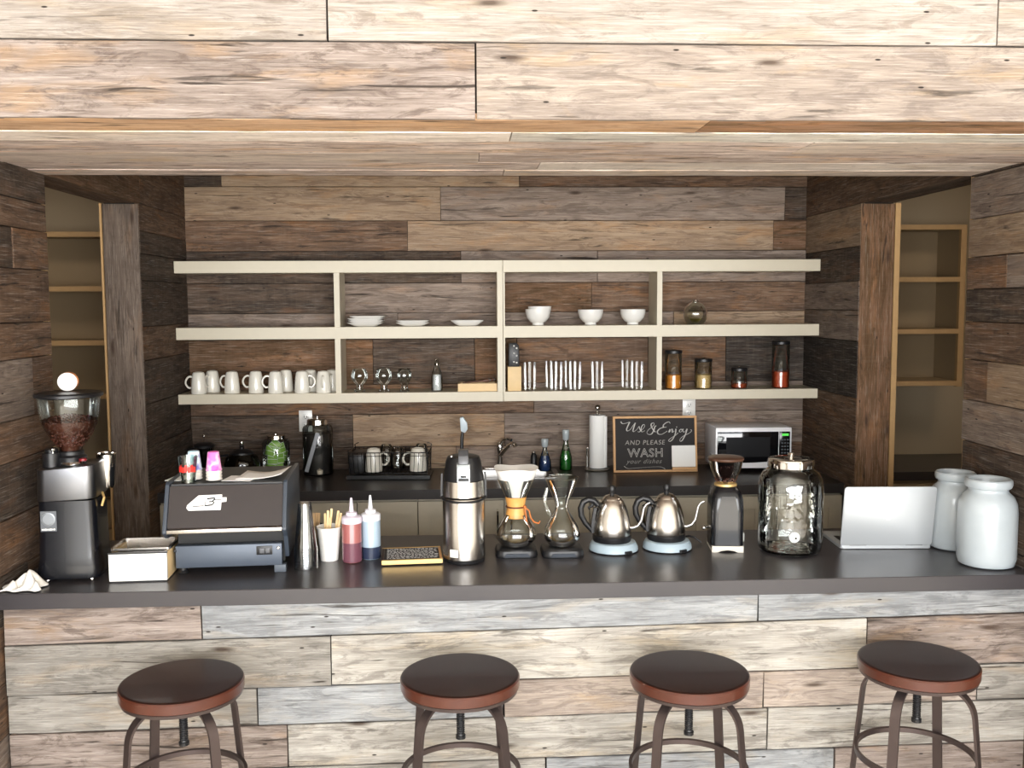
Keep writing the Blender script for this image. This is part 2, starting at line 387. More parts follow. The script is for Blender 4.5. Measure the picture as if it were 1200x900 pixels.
ZNL = [2.40, 2.268, 2.145, 2.05, 1.919, 1.743, 1.626, 1.432, 1.301, 1.124, .956, .80, .62, .45, .28, .1]
ZFR = [ZS, 2.054, 1.892, 1.756, 1.61, 1.341, 1.084, .869, .61, .4, .2, .02]
ZFL = [ZS, 2.13, 2.029, 1.908, 1.70, 1.545, 1.345, 1.145, .945, .7, .45, .2, .02]
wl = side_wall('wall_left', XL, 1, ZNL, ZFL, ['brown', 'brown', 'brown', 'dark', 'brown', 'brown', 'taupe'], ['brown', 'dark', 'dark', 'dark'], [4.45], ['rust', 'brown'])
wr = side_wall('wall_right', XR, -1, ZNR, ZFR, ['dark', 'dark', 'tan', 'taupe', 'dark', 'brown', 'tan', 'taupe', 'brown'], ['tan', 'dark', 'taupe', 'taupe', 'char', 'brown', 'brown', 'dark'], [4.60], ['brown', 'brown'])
for wn, X, s in ((wl, XL, 1), (wr, XR, -1)):   # the wall's end towards the room, flush with the bulkhead
    pass
# bulkhead over the bar: boards on its face and underside
bulk = wallcore('wall_front', [(XL-.15, XR+.15, 2.44, 3.45, ZS+.018, 2.9), (-4.0, XL-.15, 2.44, 2.6, 0, 3.3), (XR+.15, 4.2, 2.44, 2.6, 0, 3.3), (XL-.15, XR+.15, 2.44, 2.6, 2.9, 3.3)])
def BP(x0, x1, zl0, zr0, zl1, zr1, fam): plank(bulk, (x0, 2.42, zl0), (x1, 2.42, zr0), (x1, 2.42, zr1), (x0, 2.42, zl1), (0, -1, 0), fam, rw, wav=.0022, mul=.60 if fam == 'cream' else .82)
for x0, x1, fam in ((-2.2, .033, 'tangrey'), (.033, 2.4, 'sand')): BP(x0, x1, 2.248, 2.248, 2.434, 2.434, fam)
for x0, x1, fam in ((-2.2, -.325, 'cream'), (-.325, 1.341, 'cream'), (1.341, 2.4, 'cream')): BP(x0, x1, 2.434, 2.434, 2.60, 2.60, fam)
for k, z in enumerate((2.60, 2.77, 2.93, 3.1)):
    for x0, x1 in ((-2.2, -.9+.5*k), (-.9+.5*k, 2.4)): BP(x0, x1, z, z, z+.165, z+.165, ('sand', 'pale', 'cream', 'pale')[k])
for k in range(14):   # wall boards either side of the bar, outside the picture
    z = .02+.16*k
    BP(-4.0, XL-.001, z, z, z+.16, z+.16, ('tangrey', 'grey', 'tan')[k % 3]); BP(XR+.001, 4.2, z, z, z+.16, z+.16, ('grey', 'tan', 'tangrey')[k % 3])
YU = [2.428, 2.60, 2.745, 2.955, 3.155, 3.33, 3.466]
UX = [[(XL, .62, 'honey'), (.62, XR, 'rust')], [(XL, .13, 'cream'), (.13, XR, 'pale')], [(XL, 1.0, 'tangrey'), (1.0, XR, 'sand')], [(XL, .05, 'sand'), (.05, XR, 'tangrey')],
      [(XL, .25, 'tangrey'), (.25, XR, 'cream')], [(XL, .14, 'tangrey'), (.14, XR, 'sand')]]
for i, row in enumerate(UX):
    for x0, x1, fam in row:
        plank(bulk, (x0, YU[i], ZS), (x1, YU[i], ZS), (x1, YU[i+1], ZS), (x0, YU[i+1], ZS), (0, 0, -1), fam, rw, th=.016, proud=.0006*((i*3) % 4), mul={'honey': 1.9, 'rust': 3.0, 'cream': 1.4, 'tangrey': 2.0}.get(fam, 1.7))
# bar front
bf = wallcore('wall_bar', [(XL, XR, YF+.02, YF+.10, 0, .862)])
rows = [(.866, .872, .741, .777, [(-1.44, -.833, 'tangrey'), (-.833, .938, 'bluegrey'), (.938, XR, 'bluegrey')]),
        (.741, .777, .580, .609, [(-1.44, -.433, 'grey'), (-.433, 1.30, 'pale'), (1.30, XR, 'tangrey')]),
        (.580, .609, .455, .487, [(-1.44, -.668, 'grey'), (-.668, .115, 'bluegrey'), (.115, .96, 'sand'), (.96, 1.672, 'sand'), (1.672, XR, 'grey')]),
        (.455, .487, .315, .344, [(-1.44, -.575, 'tangrey'), (-.575, .975, 'pale'), (.975, XR, 'pale')]),
        (.315, .344, .180, .190, [(-1.44, .25, 'grey'), (.25, 1.2, 'bluegrey'), (1.2, XR, 'tangrey')]),
        (.180, .190, .01, .01, [(-1.44, -.3, 'tangrey'), (-.3, XR, 'grey')])]
for zl1, zr1, zl0, zr0, ps in rows:
    zz = lambda a, b, x: a+(b-a)*(x+1.43)/(1.80+1.43)
    for x0, x1, fam in ps:
        plank(bf, (x0, YF, zz(zl0, zr0, x0)), (x1, YF, zz(zl0, zr0, x1)), (x1, YF, zz(zl1, zr1, x1)), (x0, YF, zz(zl1, zr1, x0)), (0, -1, 0), fam, rw, wav=.0026, mul=.86)
# shell round it
struct(MB().bx(-4.2, 4.4, -2.8, 6.0, -.06, 0).build('floor', M['floor'], None, False))
struct(MB().bx(-4.2, 4.4, -2.8, 2.6, 3.3, 3.4).bx(-3.2, 3.6, 2.6, 6.0, 2.71, 2.8).build('ceiling', M['white_plaster'], None, False))
struct(MB().bx(-4.2, -4.0, -2.8, 2.6, 0, 3.3).bx(4.2, 4.4, -2.8, 2.6, 0, 3.3).build('wall_side', M['white_plaster'], None, False))
struct(MB().bx(-4.2, -2.4, -2.8, -2.6, 0, 3.3).bx(3.4, 4.4, -2.8, -2.6, 0, 3.3).bx(-2.4, 3.4, -2.8, -2.6, 0, .5).bx(-2.4, 3.4, -2.8, -2.6, 2.98, 3.3).build('wall_rear', M['white_plaster'], None, False))
wf = MB()
for k in range(5): wf.bx(-2.4+k*1.45-.03, -2.4+k*1.45+.03, -2.74, -2.66, .5, 2.98)
wf.bx(-2.4, 3.4, -2.74, -2.66, 1.9, 1.95); struct(wf.build('window_1', M['black'], None, False))
# passages behind the side openings
YP = 5.40
for nm, x0, x1 in (('wall_passage_left', -3.0, XL-.17), ('wall_passage_right', XR+.17, 3.4)):
    xo = x0 if x0 < -2 else x1
    struct(MB().bx(x0, x1, YP, YP+.1, 0, 2.75).bx(xo-.1 if xo < 0 else xo, xo if xo < 0 else xo+.1, 2.6, YP+.1, 0, 2.75)
           .bx(x0, x1, 2.6, 2.7, 0, 2.75).build(nm, M['tanwall'], None, False))
# countertops
ct = MB(); ct.bx(XL-.02+.02, XR, 2.97, 3.64, .865, .915, .002, 1)
tag(ct.build('countertop', M['counter'], None), 'long dark grey bar countertop on the plank front', 'countertop')
# back counter with a cut for the sink
SX0, SX1, SY0, SY1 = .02, .465, 4.81, 5.045
ct = MB(); z0, z1 = .868, .915
for q in ((XL, SX0, 4.545, YB), (SX1, XR, 4.545, YB), (SX0, SX1, 4.545, SY0), (SX0, SX1, SY1, YB)): ct.bx(*q, z0, z1)
tag(ct.build('countertop', M['backcounter'], None, False), 'black back countertop under the shelves, around the sink', 'countertop')
# the bar's own body behind the planks
bb = thing('bar_cabinet', 'plain dark cabinet body carrying the bar top behind the plank front', 'cabinet', (0, 3.1, 0))
MB().bx(XL+.01, XR-.01, .0, .02, .0, .865).bx(XL+.01, XL+.03, .02, .45, 0, .865).bx(XR-.03, XR-.01, .02, .45, 0, .865).bx(XL+.03, XR-.03, .02, .45, .35, .37).build('carcass', M['core'], bb, False)

def xat(px, Y, z):
    """x on the plane y=Y at height z seen at picture column px: used to read widths off the photograph"""
    k = (px-600)/FPX; v = Vector((0, Y, z-CAMH)); a = v.dot(RT)-k*v.dot(FWD); b = RT.x-k*FWD.x; return -a/b
# cabinets under the back counter
def base_cabinet(x0, x1, splits, handles, label, hollow=False):
    t = thing('base_cabinet', label, 'cabinet', ((x0+x1)/2, 4.575, 0), group='taupe cabinets under the back counter'); c = (x0+x1)/2
    if hollow: MB().bx(x0-c+.001, x1-c-.001, .004, .02, .09, .866).bx(x0-c+.001, x0-c+.019, .02, .55, .09, .866).bx(x1-c-.019, x1-c-.001, .02, .55, .09, .866).bx(x0-c+.019, x1-c-.019, .02, .55, .09, .11).build('carcass', M['cab'], t, False)
    else: MB().bx(x0-c+.001, x1-c-.001, 0.004, .55, .09, .866).bx(x0-c+.001, x1-c-.001, .06, .55, 0, .09).build('carcass', M['cab'], t, False)
    e = [x0]+splits+[x1]
    for k, (a, b) in enumerate(zip(e, e[1:])):
        a2, b2 = a-c+.0025, b-c-.0025; d = MB(); z0, z1 = .10, .855; f = .062
        d.bx(a2, b2, -.008, .002, z0, z1); d.bx(a2, a2+f, -.018, -.008, z0, z1); d.bx(b2-f, b2, -.018, -.008, z0, z1)
        d.bx(a2+f, b2-f, -.018, -.008, z1-f, z1); d.bx(a2+f, b2-f, -.018, -.008, z0, z0+f)
        dr = d.build('door', M['cab'], t, False)
        hx = b2-.03 if handles[k] else a2+.03
        h = MB().tube([(hx, -.018, .68), (hx, -.045, .685), (hx, -.048, .70), (hx, -.048, .79), (hx, -.045, .805), (hx, -.018, .81)], .005, 8).build('handle', M['chrome'], dr)
cx_ = lambda p: xat(p, 4.56, .75)
base_cabinet(XL+.005, cx_(349), [(XL+cx_(349))/2], [1, 0], 'taupe base cabinet in the dark left corner behind the black machine')
base_cabinet(cx_(349), cx_(490), [cx_(419)], [1, 0], 'taupe shaker base cabinet under the dish rack')
base_cabinet(cx_(490), cx_(691), [cx_(591)], [1, 0], 'wide taupe shaker base cabinet under the sink', True)
base_cabinet(cx_(691), cx_(831), [cx_(761)], [1, 0], 'taupe shaker base cabinet behind the two kettles')
base_cabinet(cx_(831), XR-.006, [cx_(900)], [1, 0], 'taupe shaker base cabinet under the microwave')


# wall shelves: two units side by side
def shelf_unit(x0, x1, div, label, ends):
    t = thing('wall_shelf', label, 'shelf', ((x0+x1)/2, YB, 1.3)); c = (x0+x1)/2; a, b = x0-c+.0008, x1-c-.0008
    for zt, h in ((2.014, .060), (1.681, .060), (1.345, .050)):
        MB().bx(a, b, -.23, -.002, zt-1.3-h, zt-1.3, .0012, 1).build('shelf_board', M['shelf'], t, False)
    for z0, z1 in ((1.681, 1.954), (1.345, 1.621)):
        for d in div+ends:
            MB().bx(d[0]-c, d[1]-c, -.228, -.004, z0-1.3, z1-1.3).build('divider', M['shelf'], t, False)
    return t
XM = xat(589.5, 4.92, 1.7)
shelf_unit(XL+.003, XM, [(xat(392, 4.92, 1.7), xat(398.5, 4.92, 1.7))], 'left half of the cream wall shelving, holding the upturned mugs and plates', [(XM-.029, XM-.001)])
shelf_unit(XM, XR-.003, [(xat(770, 4.92, 1.7), xat(776, 4.92, 1.7))], 'right half of the cream wall shelving, holding the bowls and grain jars', [(XM+.001, XM+.010)])
# tall built-in shelves and desk in each passage
def bookcase(name_l, x0, x1, zs, ztop, label, dl):
    t = thing('tall_shelf', label, 'shelf', ((x0+x1)/2, YP, 1.3)); c = (x0+x1)/2
    MB().bx(x0-c, x1-c, -.012, -.001, 0.03, ztop-1.3).build('back_panel', M['tanshelf'], t, False)
    for q in (x0, x1):
        s = -1 if q == x0 else 1
        MB().bx(q-c, q-c-s*.025, -.26, -.012, 0.03, ztop-1.3).build('side_panel', M['tanshelf'], t, False)
        MB().bx(q-c+.0, q-c-s*.03, -.285, -.26, 0.03, ztop-1.3).build('edge_strip', M['ply'], t, False)
    for z in zs:
        b = MB().bx(x0-c+.025, x1-c-.025, -.26, -.012, z-1.3-.018, z-1.3).build('shelf_board', M['tanshelf'], t, False)
        MB().bx(x0-c+.03, x1-c-.03, -.285, -.26, z-1.3-.026, z-1.3).build('edge_strip', M['ply'], t, False)
bookcase('r', xat(1012, 5.12, 1.8), xat(1130, 5.12, 1.8), [2.205, 1.925, 1.645, 1.362], 2.205, 'tall tan shelves seen through the right opening', 0)
bookcase('l', xat(52, 5.12, 1.8)-.32, xat(168, 5.12, 1.8), [2.175, 1.895, 1.615, 1.335], 2.175, 'tall tan shelves seen through the left opening', 0)
for x0, x1, yf, lb in ((XR+.19, 3.38, 4.83, 'right'), (-2.98, XL-.19, 4.72, 'left')):
    t = thing('desk', 'dark topped desk under the tall shelves in the %s opening' % lb, 'desk', ((x0+x1)/2, yf, 0)); h = (x1-x0)/2; dp = YP-yf-.005
    MB().bx(-h, h, 0, dp, .87, .915).build('desk_top', M['backcounter'], t, False)
    MB().bx(-h, h, .03, dp, 0, .87).build('carcass', M['tanshelf'], t, False)
    for k in range(3): MB().bx(-h+.01+k*h*.66, -h+k*h*.66+h*.64, .012, .03, .72, .85).build('drawer', M['tanshelf'], t, False)
    for k in range(3): MB().bx(-h+.01+k*h*.66, -h+k*h*.66+h*.64, .012, .03, .1, .705).build('door', M['tanshelf'], t, False)

# ================================================================ BAR STOOLS
def make_stool(x, y, rot, label, zt=.735):
    t = thing('bar_stool', label, 'stool', (x, y, 0), 0, 'round bar stools in front of the counter')
    R = .172
    MB().lathe([(R-.006, zt-.034), (R-.001, zt-.031), (R, zt-.006), (R-.004, zt-.001)], 64).build('seat_edge', M['seatedge'], t)
    MB().lathe([(R-.003, zt-.0012), (R-.006, zt+.0006), (R-.012, zt+.001), (0, zt-.001)], 64, caps=False).build('seat', M['seat'], t)
    MB().lathe([(R-.012, zt-.046), (R-.006, zt-.044), (R-.004, zt-.034), (0, zt-.034)], 48).build('seat_plate', M['iron'], t)
    hub = MB().cyl(.026, zt-.09, zt-.046, 24, bev=.003).lathe([(.05, zt-.052), (.05, zt-.046)], 24).build('hub', M['black'], t)
    s = [(.0095, zt-.185), (.012, zt-.183)]
    for k in range(14): s += [(.0125, zt-.178+k*.0065), (.0105, zt-.1745+k*.0065)]
    s += [(.0125, zt-.086)]
    MB().lathe(s, 16).lathe([(.010, zt-.192), (.0145, zt-.190), (.0145, zt-.180), (.010, zt-.178)], 16).build('screw', M['black'], t)
    for k in range(4):
        a = rot+k*PI/2; d = Vector((math.cos(a), math.sin(a), 0)); n = Vector((-math.sin(a), math.cos(a), 0))
        pts = []
        r0, zc = .020, zt-.058
        pts.append(d*r0+Vector((0, 0, zc)))
        pts.append(d*.055+Vector((0, 0, zc)))
        cr = .082; cx = .083
        for j in range(9):
            q = math.radians(90-j*10.5); pts.append(d*(cx+cr*math.cos(q))+Vector((0, 0, zc-cr+cr*math.sin(q))))
        pts.append(d*.183+Vector((0, 0, .42))); pts.append(d*.205+Vector((0, 0, .20))); pts.append(d*.225+Vector((0, 0, .012)))
        MB().tube(pts, 0, flat=(.028, .0075, n)).build('leg', M['iron'], t, angle=30)
        MB().cyl(.016, 0, .012, 12, loc=d*.225).build('foot', M['black'], t)
    ring = 0 and [(.165*math.cos(2*PI*i/48), .165*math.sin(2*PI*i/48), .445) for i in range(48)]
    b = MB()
    prof = [(.164, .437), (.173, .435), (.173, .453), (.164, .451)]
    rg = [[b.bm.verts.new((r*math.cos(2*PI*i/56), r*math.sin(2*PI*i/56), z)) for r, z in prof] for i in range(56)]
    for i in range(56):
        for k in range(4): b.bm.faces.new((rg[i][k], rg[(i+1) % 56][k], rg[(i+1) % 56][(k+1) % 4], rg[i][(k+1) % 4]))
    b.build('footrest', M['iron'], t)
    return t
make_stool(-.812, 2.705, math.radians(-45), 'round dark walnut bar stool at the left end, below the black espresso machine')
make_stool(-.022, 2.700, math.radians(47), 'round dark walnut bar stool second from the left, below the steel airpot')
make_stool(.641, 2.684, math.radians(-134), 'round dark walnut bar stool below the two steel kettles, third from the left')
make_stool(1.339, 2.727, math.radians(-136), 'round dark walnut bar stool at the right end of the bar, below the white laptop')

ZC = .915   # both countertops
def lerp(a, b, t): return a+(b-a)*t
def arc(cx, cz, r, a0, a1, n, y=0.): return [(cx+r*math.cos(math.radians(a0+(a1-a0)*i/n)), y, cz+r*math.sin(math.radians(a0+(a1-a0)*i/n))) for i in range(n+1)]
def beans_mesh(n, rf, size, seed, m, parent, name='beans'):
    """many small ellipsoids in one mesh; rf(rnd) gives a position"""
    rnd = random.Random(seed); V = []; F = []
    base = MB().ball(1., seg=6); bv = [v.co.copy() for v in base.bm.verts]; base.bm.verts.index_update(); bfc = [[v.index for v in f.verts] for f in base.bm.faces]; base.bm.free()
    for _ in range(n):
        p = Vector(rf(rnd)); e = Euler((rnd.uniform(0, 6), rnd.uniform(0, 6), rnd.uniform(0, 6))).to_matrix(); o = len(V)
        for v in bv: V.append(p+e@Vector((v.x*size, v.y*size*.7, v.z*size*.55)))
        F += [[i+o for i in f] for f in bfc]
    me = bpy.data.meshes.new(name); me.from_pydata(V, [], F); me.materials.append(m); me.shade_smooth()
    o = link(name, me, parent); o['kind'] = 'stuff'; return o
M['bean'] = mat('roasted_coffee_beans', '4A261A', .35, var=.3, vscale=90)
M['smoke'] = glass('smoky_plastic', '6E5045', .9, .08)
M['red'] = mat('red_print', 'D8322B', .5); M['gold'] = mat('pale_gold_frame', 'D9B679', .35, .6)
M['chalk'] = mat('chalkboard_black', '211D1C', .7, var=.15, vscale=15); M['chalkline'] = mat('white_chalk', 'C9C6C2', .95)
M['frame'] = mat('light_wood_frame', 'C89A68', .5, var=.12, vscale=30)

# ================================================================ ESPRESSO GRINDER (left end)
g = thing('coffee_grinder', 'tall black espresso grinder with a clear bean hopper at the left end of the bar', 'coffee grinder', (-1.281, 3.172, ZC), math.radians(4))
b = MB()
prof = []
def rrect(hw, hd, r, n=5, taper=0.):
    o = []
    for cx, cy, a0 in ((hw-r, hd-r, 0), (-hw+r, hd-r, 90), (-hw+r, -hd+r, 180), (hw-r, -hd+r, 270)):
        for i in range(n+1):
            a = math.radians(a0+90*i/n); o.append((cx+r*math.cos(a), cy+r*math.sin(a)))
    return o
def loft(b, secs):
    """secs: list of (z, outline)"""
    rings = [[b.bm.verts.new((x, y, z if not callable(z) else z(x, y))) for x, y in o] for z, o in secs]
    n = len(rings[0])
    for A, B in zip(rings, rings[1:]):
        for i in range(n): b.bm.faces.new((A[i], A[(i+1) % n], B[(i+1) % n], B[i]))
    b.bm.faces.new(list(reversed(rings[0]))); b.bm.faces.new(rings[-1]); return b
loft(b, [(.012, rrect(.096, .088, .03)), (.03, rrect(.098, .090, .03)), (.08, rrect(.092, .084, .03)), (.262, rrect(.088, .080, .03))]).build('body', M['blacksat'], g)
loft(MB(), [(lambda x, y: .2625+.05*max(0, x+.03), rrect(.090, .082, .031)), (lambda x, y: .265+.05*max(0, x+.03), rrect(.091, .083, .031)), (lambda x, y: .362+.10*max(0, x+.03), rrect(.088, .080, .03)), (lambda x, y: .366+.10*max(0, x+.03), rrect(.082, .075, .028))]).build('collar', mat('collar_steel', '85878C', .3, 1.0), g)
MB().lathe([(.046, .362), (.048, .395), (.040, .402), (.040, .412), (.034, .415)], 32, (.0, .0, 0)).build('hopper_base', M['black'], g)
hop = MB().lathe([(.032, .411), (.037, .428), (.065, .464), (.084, .501), (.092, .548), (.095, .593)], 48, caps=False).build('hopper', M['glass'], g)
MB().lathe([(.0, .413), (.030, .415), (.035, .430), (.063, .466), (.080, .499), (.083, .512), (.05, .522), (0, .527)], 40, caps=False).build('bean_fill', M['bean'], g)['kind'] = 'stuff'
def bp_(r):
    t = r.random(); a = r.uniform(0, 2*PI)
    if t < .6:
        z = r.uniform(.432, .512); R = lerp(.036, .0635, (z-.430)/.036) if z < .466 else lerp(.0635, .083, (z-.466)/.046)
        return (R*.99*math.cos(a), R*.99*math.sin(a), z)
    R = .08*math.sqrt(r.random()); return (R*math.cos(a), R*math.sin(a), .527-.016*(R/.08)**2+r.uniform(-.003, .003))
beans_mesh(900, bp_, .0060, 3, M['bean'], g)
MB().lathe([(.098, .588), (.104, .591), (.104, .599), (.098, .604), (.05, .606), (0, .606)], 48).build('lid', M['black'], g)
k = MB().cyl(.031, -.0125, .0, 28, loc=(.0, 0, .6375), rot=(math.radians(90), 0, math.radians(8)), bev=.003).build('knob', mat('copper_side', 'A86A3D', .4, .4), g)
MB().cyl(.030, -.004, .004, 28, loc=(.0, -.006, .6375), rot=(math.radians(90), 0, math.radians(8)), bev=.002).build('knob_face', M['white'], g); k.location = (-.004, .016, 0)
MB().cyl(.028, 0, .05, 20, loc=(-.050, -.03, .362)).cyl(.02, .05, .062, 16, loc=(-.050, -.03, .362)).build('dose_motor', M['black'], g)
MB().lathe([(.0035, .062), (.0035, .074), (.009, .078), (.009, .082), (0, .084)], 16, (-.040, -.048, .345)).build('set_screw', M['chrome'], g)
MB().lathe([(.026, 0), (.028, .004), (.024, .009), (0, .011)], 24, (.016, -.050, .376), sx=1.2).build('switch_plate', M['chrome'], g)
MB().lathe([(.012, 0), (.012, .007), (.0, .010)], 20, (.050, -.045, .386)).build('red_button', mat('dark_red_plastic', '7C1F26', .3), g)
MB().lathe([(.022, .275), (.026, .285), (.029, .36), (.031, .388), (.029, .390), (.026, .36), (.023, .29), (0, .288)], 32, (.086, .075, 0)).lathe([(.030, .387), (.034, .390), (.030, .393)], 32, (.086, .075, 0), caps=False).build('doser_cup', M['chrome'], g)
MB().tube([(.095, -.01, .275), (.106, -.03, .262), (.098, -.03, .235)], .004).build('spout_lever', M['gold'], g)
bd = MB().box((.050, .003, .066), (0, 0, 0), None, .001, 1).build('badge', mat('badge_grey', '5D6064', .4, .4), g); bd.location = (-.050, -.0845, .200); bd.rotation_euler = (math.radians(-1), 0, 0)
MB().lathe([(.0185, 0), (.0215, .002), (.0215, .003), (.0185, .0035), (.0175, .002), (0, .0022)], 32, (0, -.001, .007), rot=(math.radians(90), 0, 0)).build('emblem', mat('emblem_grey', '84888C', .35, .5), bd)
q = MB()
for i in range(8): q.box((.0036, .001, .0045+.001*(i % 3)), (-.019+i*.0052, -.002, -.026))
q.build('badge_lettering', M['white'], bd)
for sx in (-1, 1):
    for sy in (-1, 1): MB().lathe([(.008, 0), (.010, .003), (.009, .012)], 16, (sx*.068, sy*.062, 0)).build('foot', M['chrome'], g)

# ---------------------------------------------------------------- cloth at the far left
t = MB(); nx, ny = 22, 14; rc = random.Random(5)
grid = {}
for i in range(nx+1):
    for j in range(ny+1):
        u, v = i/nx, j/ny
        x = -.075+.15*u; y = -.06+.13*v
        edge = min(u, 1-u, v, 1-v)*4; edge = min(1, edge)
        z = .004+.055*edge*(.35+.65*u)*(0.6+.4*math.sin(7*u+5*v))+.012*math.sin(17*u-9*v)*edge
        grid[i, j] = t.bm.verts.new((x+.012*math.sin(9*v), y+.01*math.sin(11*u), max(.002, z)))
for i in range(nx):
    for j in range(ny): t.bm.faces.new((grid[i, j], grid[i+1, j], grid[i+1, j+1], grid[i, j+1]))
o = t.build('bar_towel', mat('white_towel', 'E8E4DC', .9, bump=.4, bscale=300), None, angle=80)
o.location = (-1.385, 3.022, ZC); o.scale = (.75, .62, .95)
sm = o.modifiers.new('thickness', 'SOLIDIFY'); sm.thickness = .003; sm.offset = 1
tag(o, 'crumpled white cloth lying at the far left end of the bar', 'cloth')

# ---------------------------------------------------------------- knock box
kb = thing('knock_box', 'low cream wooden box with a steel tray on top, beside the grinder', 'box', (-1.052, 3.13, ZC), math.radians(3))
hw, hd, hh = .090, .055, .092
MB().bx(-hw, hw, -hd, -hd+.012, .004, hh, .0015).build('front_panel', M['white'], kb)
MB().bx(-hw, hw, hd+.09-.012, hd+.09, .004, hh, .0015).build('back_panel', M['pale_wood'], kb)
for s in (-1, 1): MB().bx(s*hw, s*(hw-.012), -hd+.0125, hd+.0775, .004, hh, .001).build('side_panel', M['pale_wood'], kb)
MB().bx(-hw+.004, hw-.004, -hd+.004, hd+.086, 0, .0042).build('base', M['black'], kb)
b = MB(); A = rrect(.094, .072, .012); 
rings = []
for (k, z) in ((1.0, hh+.004), (1.0, hh+.012), (.93, hh+.012), (.88, .03), (.5, .026)):
    rings.append([b.bm.verts.new((x*k, (y*k)+.045, z)) for x, y in A])
for P_, Q_ in zip(rings, rings[1:]):
    n = len(P_)
    for i in range(n): b.bm.faces.new((P_[i], P_[(i+1) % n], Q_[(i+1) % n], Q_[i]))
b.bm.faces.new(rings[-1]); b.build('steel_tray', M['steel'], kb)
MB().bx(-.094, .094, -.05, .135, hh-.0005, hh+.0035).bm.free()
MB().bx(-hw-.001, hw+.001, -hd-.001, -hd+.01, hh-.0, hh+.005).build('gasket', M['black'], kb)

# ================================================================ ESPRESSO MACHINE
em = thing('espresso_machine', 'wide black espresso machine with a white emblem on its brown back panel', 'espresso machine', (-.785, 3.15, ZC), math.radians(3.5))
W = .196
hull = [(.012, .055), (.012, .085), (.00, .125), (-.028, .150), (.035, .292), (.05, .300), (.36, .300), (.38, .285), (.38, .03), (.012, .03)]
MB().prism([(y, z) for y, z in [(.035, .09), (.035, .150), (.045, .288), (.36, .288), (.36, .03), (.035, .03)]], -W+.034, W-.014, 'x').build('body', M['dark'], em, False)
for s in (-1, 1):
    MB().prism(([(.0, .125)] if s < 0 else [(.03, .045), (.005, .12)])+[(-.036, .148), (-.036, .156), (.028, .296), (.04, .303), (.375, .303), (.385, .29)]+([(.385, .125)] if s < 0 else [(.385, .045)]), s*W, s*(W-.013), 'x', .002).build('side_panel', mat('blue_black_side', '3A414B', .35), em)
pb = MB().prism([(-.024, .163), (.032, .290), (.038, .290), (-.016, .160)], -W+.014, W-.014, 'x').build('back_panel', mat('brown_black_panel', '2C2524', .45, bump=.15, bscale=300, var=.12, vscale=30), em)
MB().prism([(-.036, .147), (-.036, .159), (-.024, .163), (-.014, .160), (-.016, .147)], -W+.014, W-.014, 'x', .001).build('trim_strip', M['steel'], em)
MB().bx(-W+.032, W-.02, -.002, .034, .025, .098, .002).build('base_panel', mat('slate_blue_metal', '4B535F', .42, .2), em)
MB().bx(-W+.036, W-.03, .0352, .05, .098, .15).build('recess', M['dark'], em)
MB().bx(-W+.016, W-.016, .04, .36, .289, .2955).build('top_tray', M['black'], em)
sw = MB().bx(.095, .146, -.006, -.002, .062, .091, .001).build('switch_box', M['black'], em)
MB().bx(.105, .121, -.010, -.006, .068, .085, .001).bx(.124, .138, -.009, -.006, .068, .085, .001).build('rocker', mat('mid_grey_plastic', '55565A', .4), sw)
for x in (-.165, .165): MB().lathe([(.005, 0), (.005, .002), (.003, .0035), (0, .0035)], 12, (x, -.002, .083), rot=(math.radians(90), 0, 0)).build('screw', M['black'] if x < 0 else M['chrome'], em)
for x in (-.148, .165):
    for y in (.03, .33): MB().lathe([(.017, 0), (.020, .004), (.014, .012), (.014, .028)], 20, (x, y, 0)).build('foot', M['black'], em)
MB().bx(.150, .188, .0, .03, .0, .026, .002).build('foot_bracket', mat('slate_foot', '4E555E', .5), em)
# emblem, a white shape with dark strokes, lying on the sloping panel
def on_panel(u, v):   # u across, v up the slope
    t = v; d = Vector((0, .056, .127)).normalized(); n = Vector((0, -.127, .056)).normalized()
    return Vector((u, -.024, .163))+d*t+n*.0012
poly = [(487, 420), (490, 400), (555, 335), (697, 332), (697, 352), (725, 352), (725, 382), (695, 384), (693, 437), (500, 437)]
E_ = lambda px, py: (-.1605+(px-420)*.000529, .128-(py-290)*.000485)
b = MB(); n = Vector((0, -.127, .056)).normalized()
A = [b.bm.verts.new(on_panel(*E_(*q))) for q in poly]; B_ = [b.bm.verts.new(on_panel(*E_(*q))-n*.0010) for q in poly]
b.bm.faces.new(A); b.bm.faces.new(list(reversed(B_)))
for i in range(len(A)): b.bm.faces.new((A[i], B_[i], B_[(i+1) % len(A)], A[(i+1) % len(A)]))
em_lg = b.build('emblem', M['paper'], pb, False)
b = MB()
WK = 1.9
for st, wd in (([(608, 360), (655, 355), (655, 362), (640, 379), (622, 380)], .0012), ([(640, 379), (652, 384), (640, 402), (596, 407)], .0012), ([(655, 368), (697, 366)], .0006), ([(560, 372), (612, 372)], .0004), ([(525, 409), (590, 407)], .0007), ([(598, 378), (598, 408)], .0005)):
    b.tube([on_panel(*E_(*q))+n*.0006 for q in st], wd*WK, 6)
b.build('emblem_strokes', M['dark'], pb)

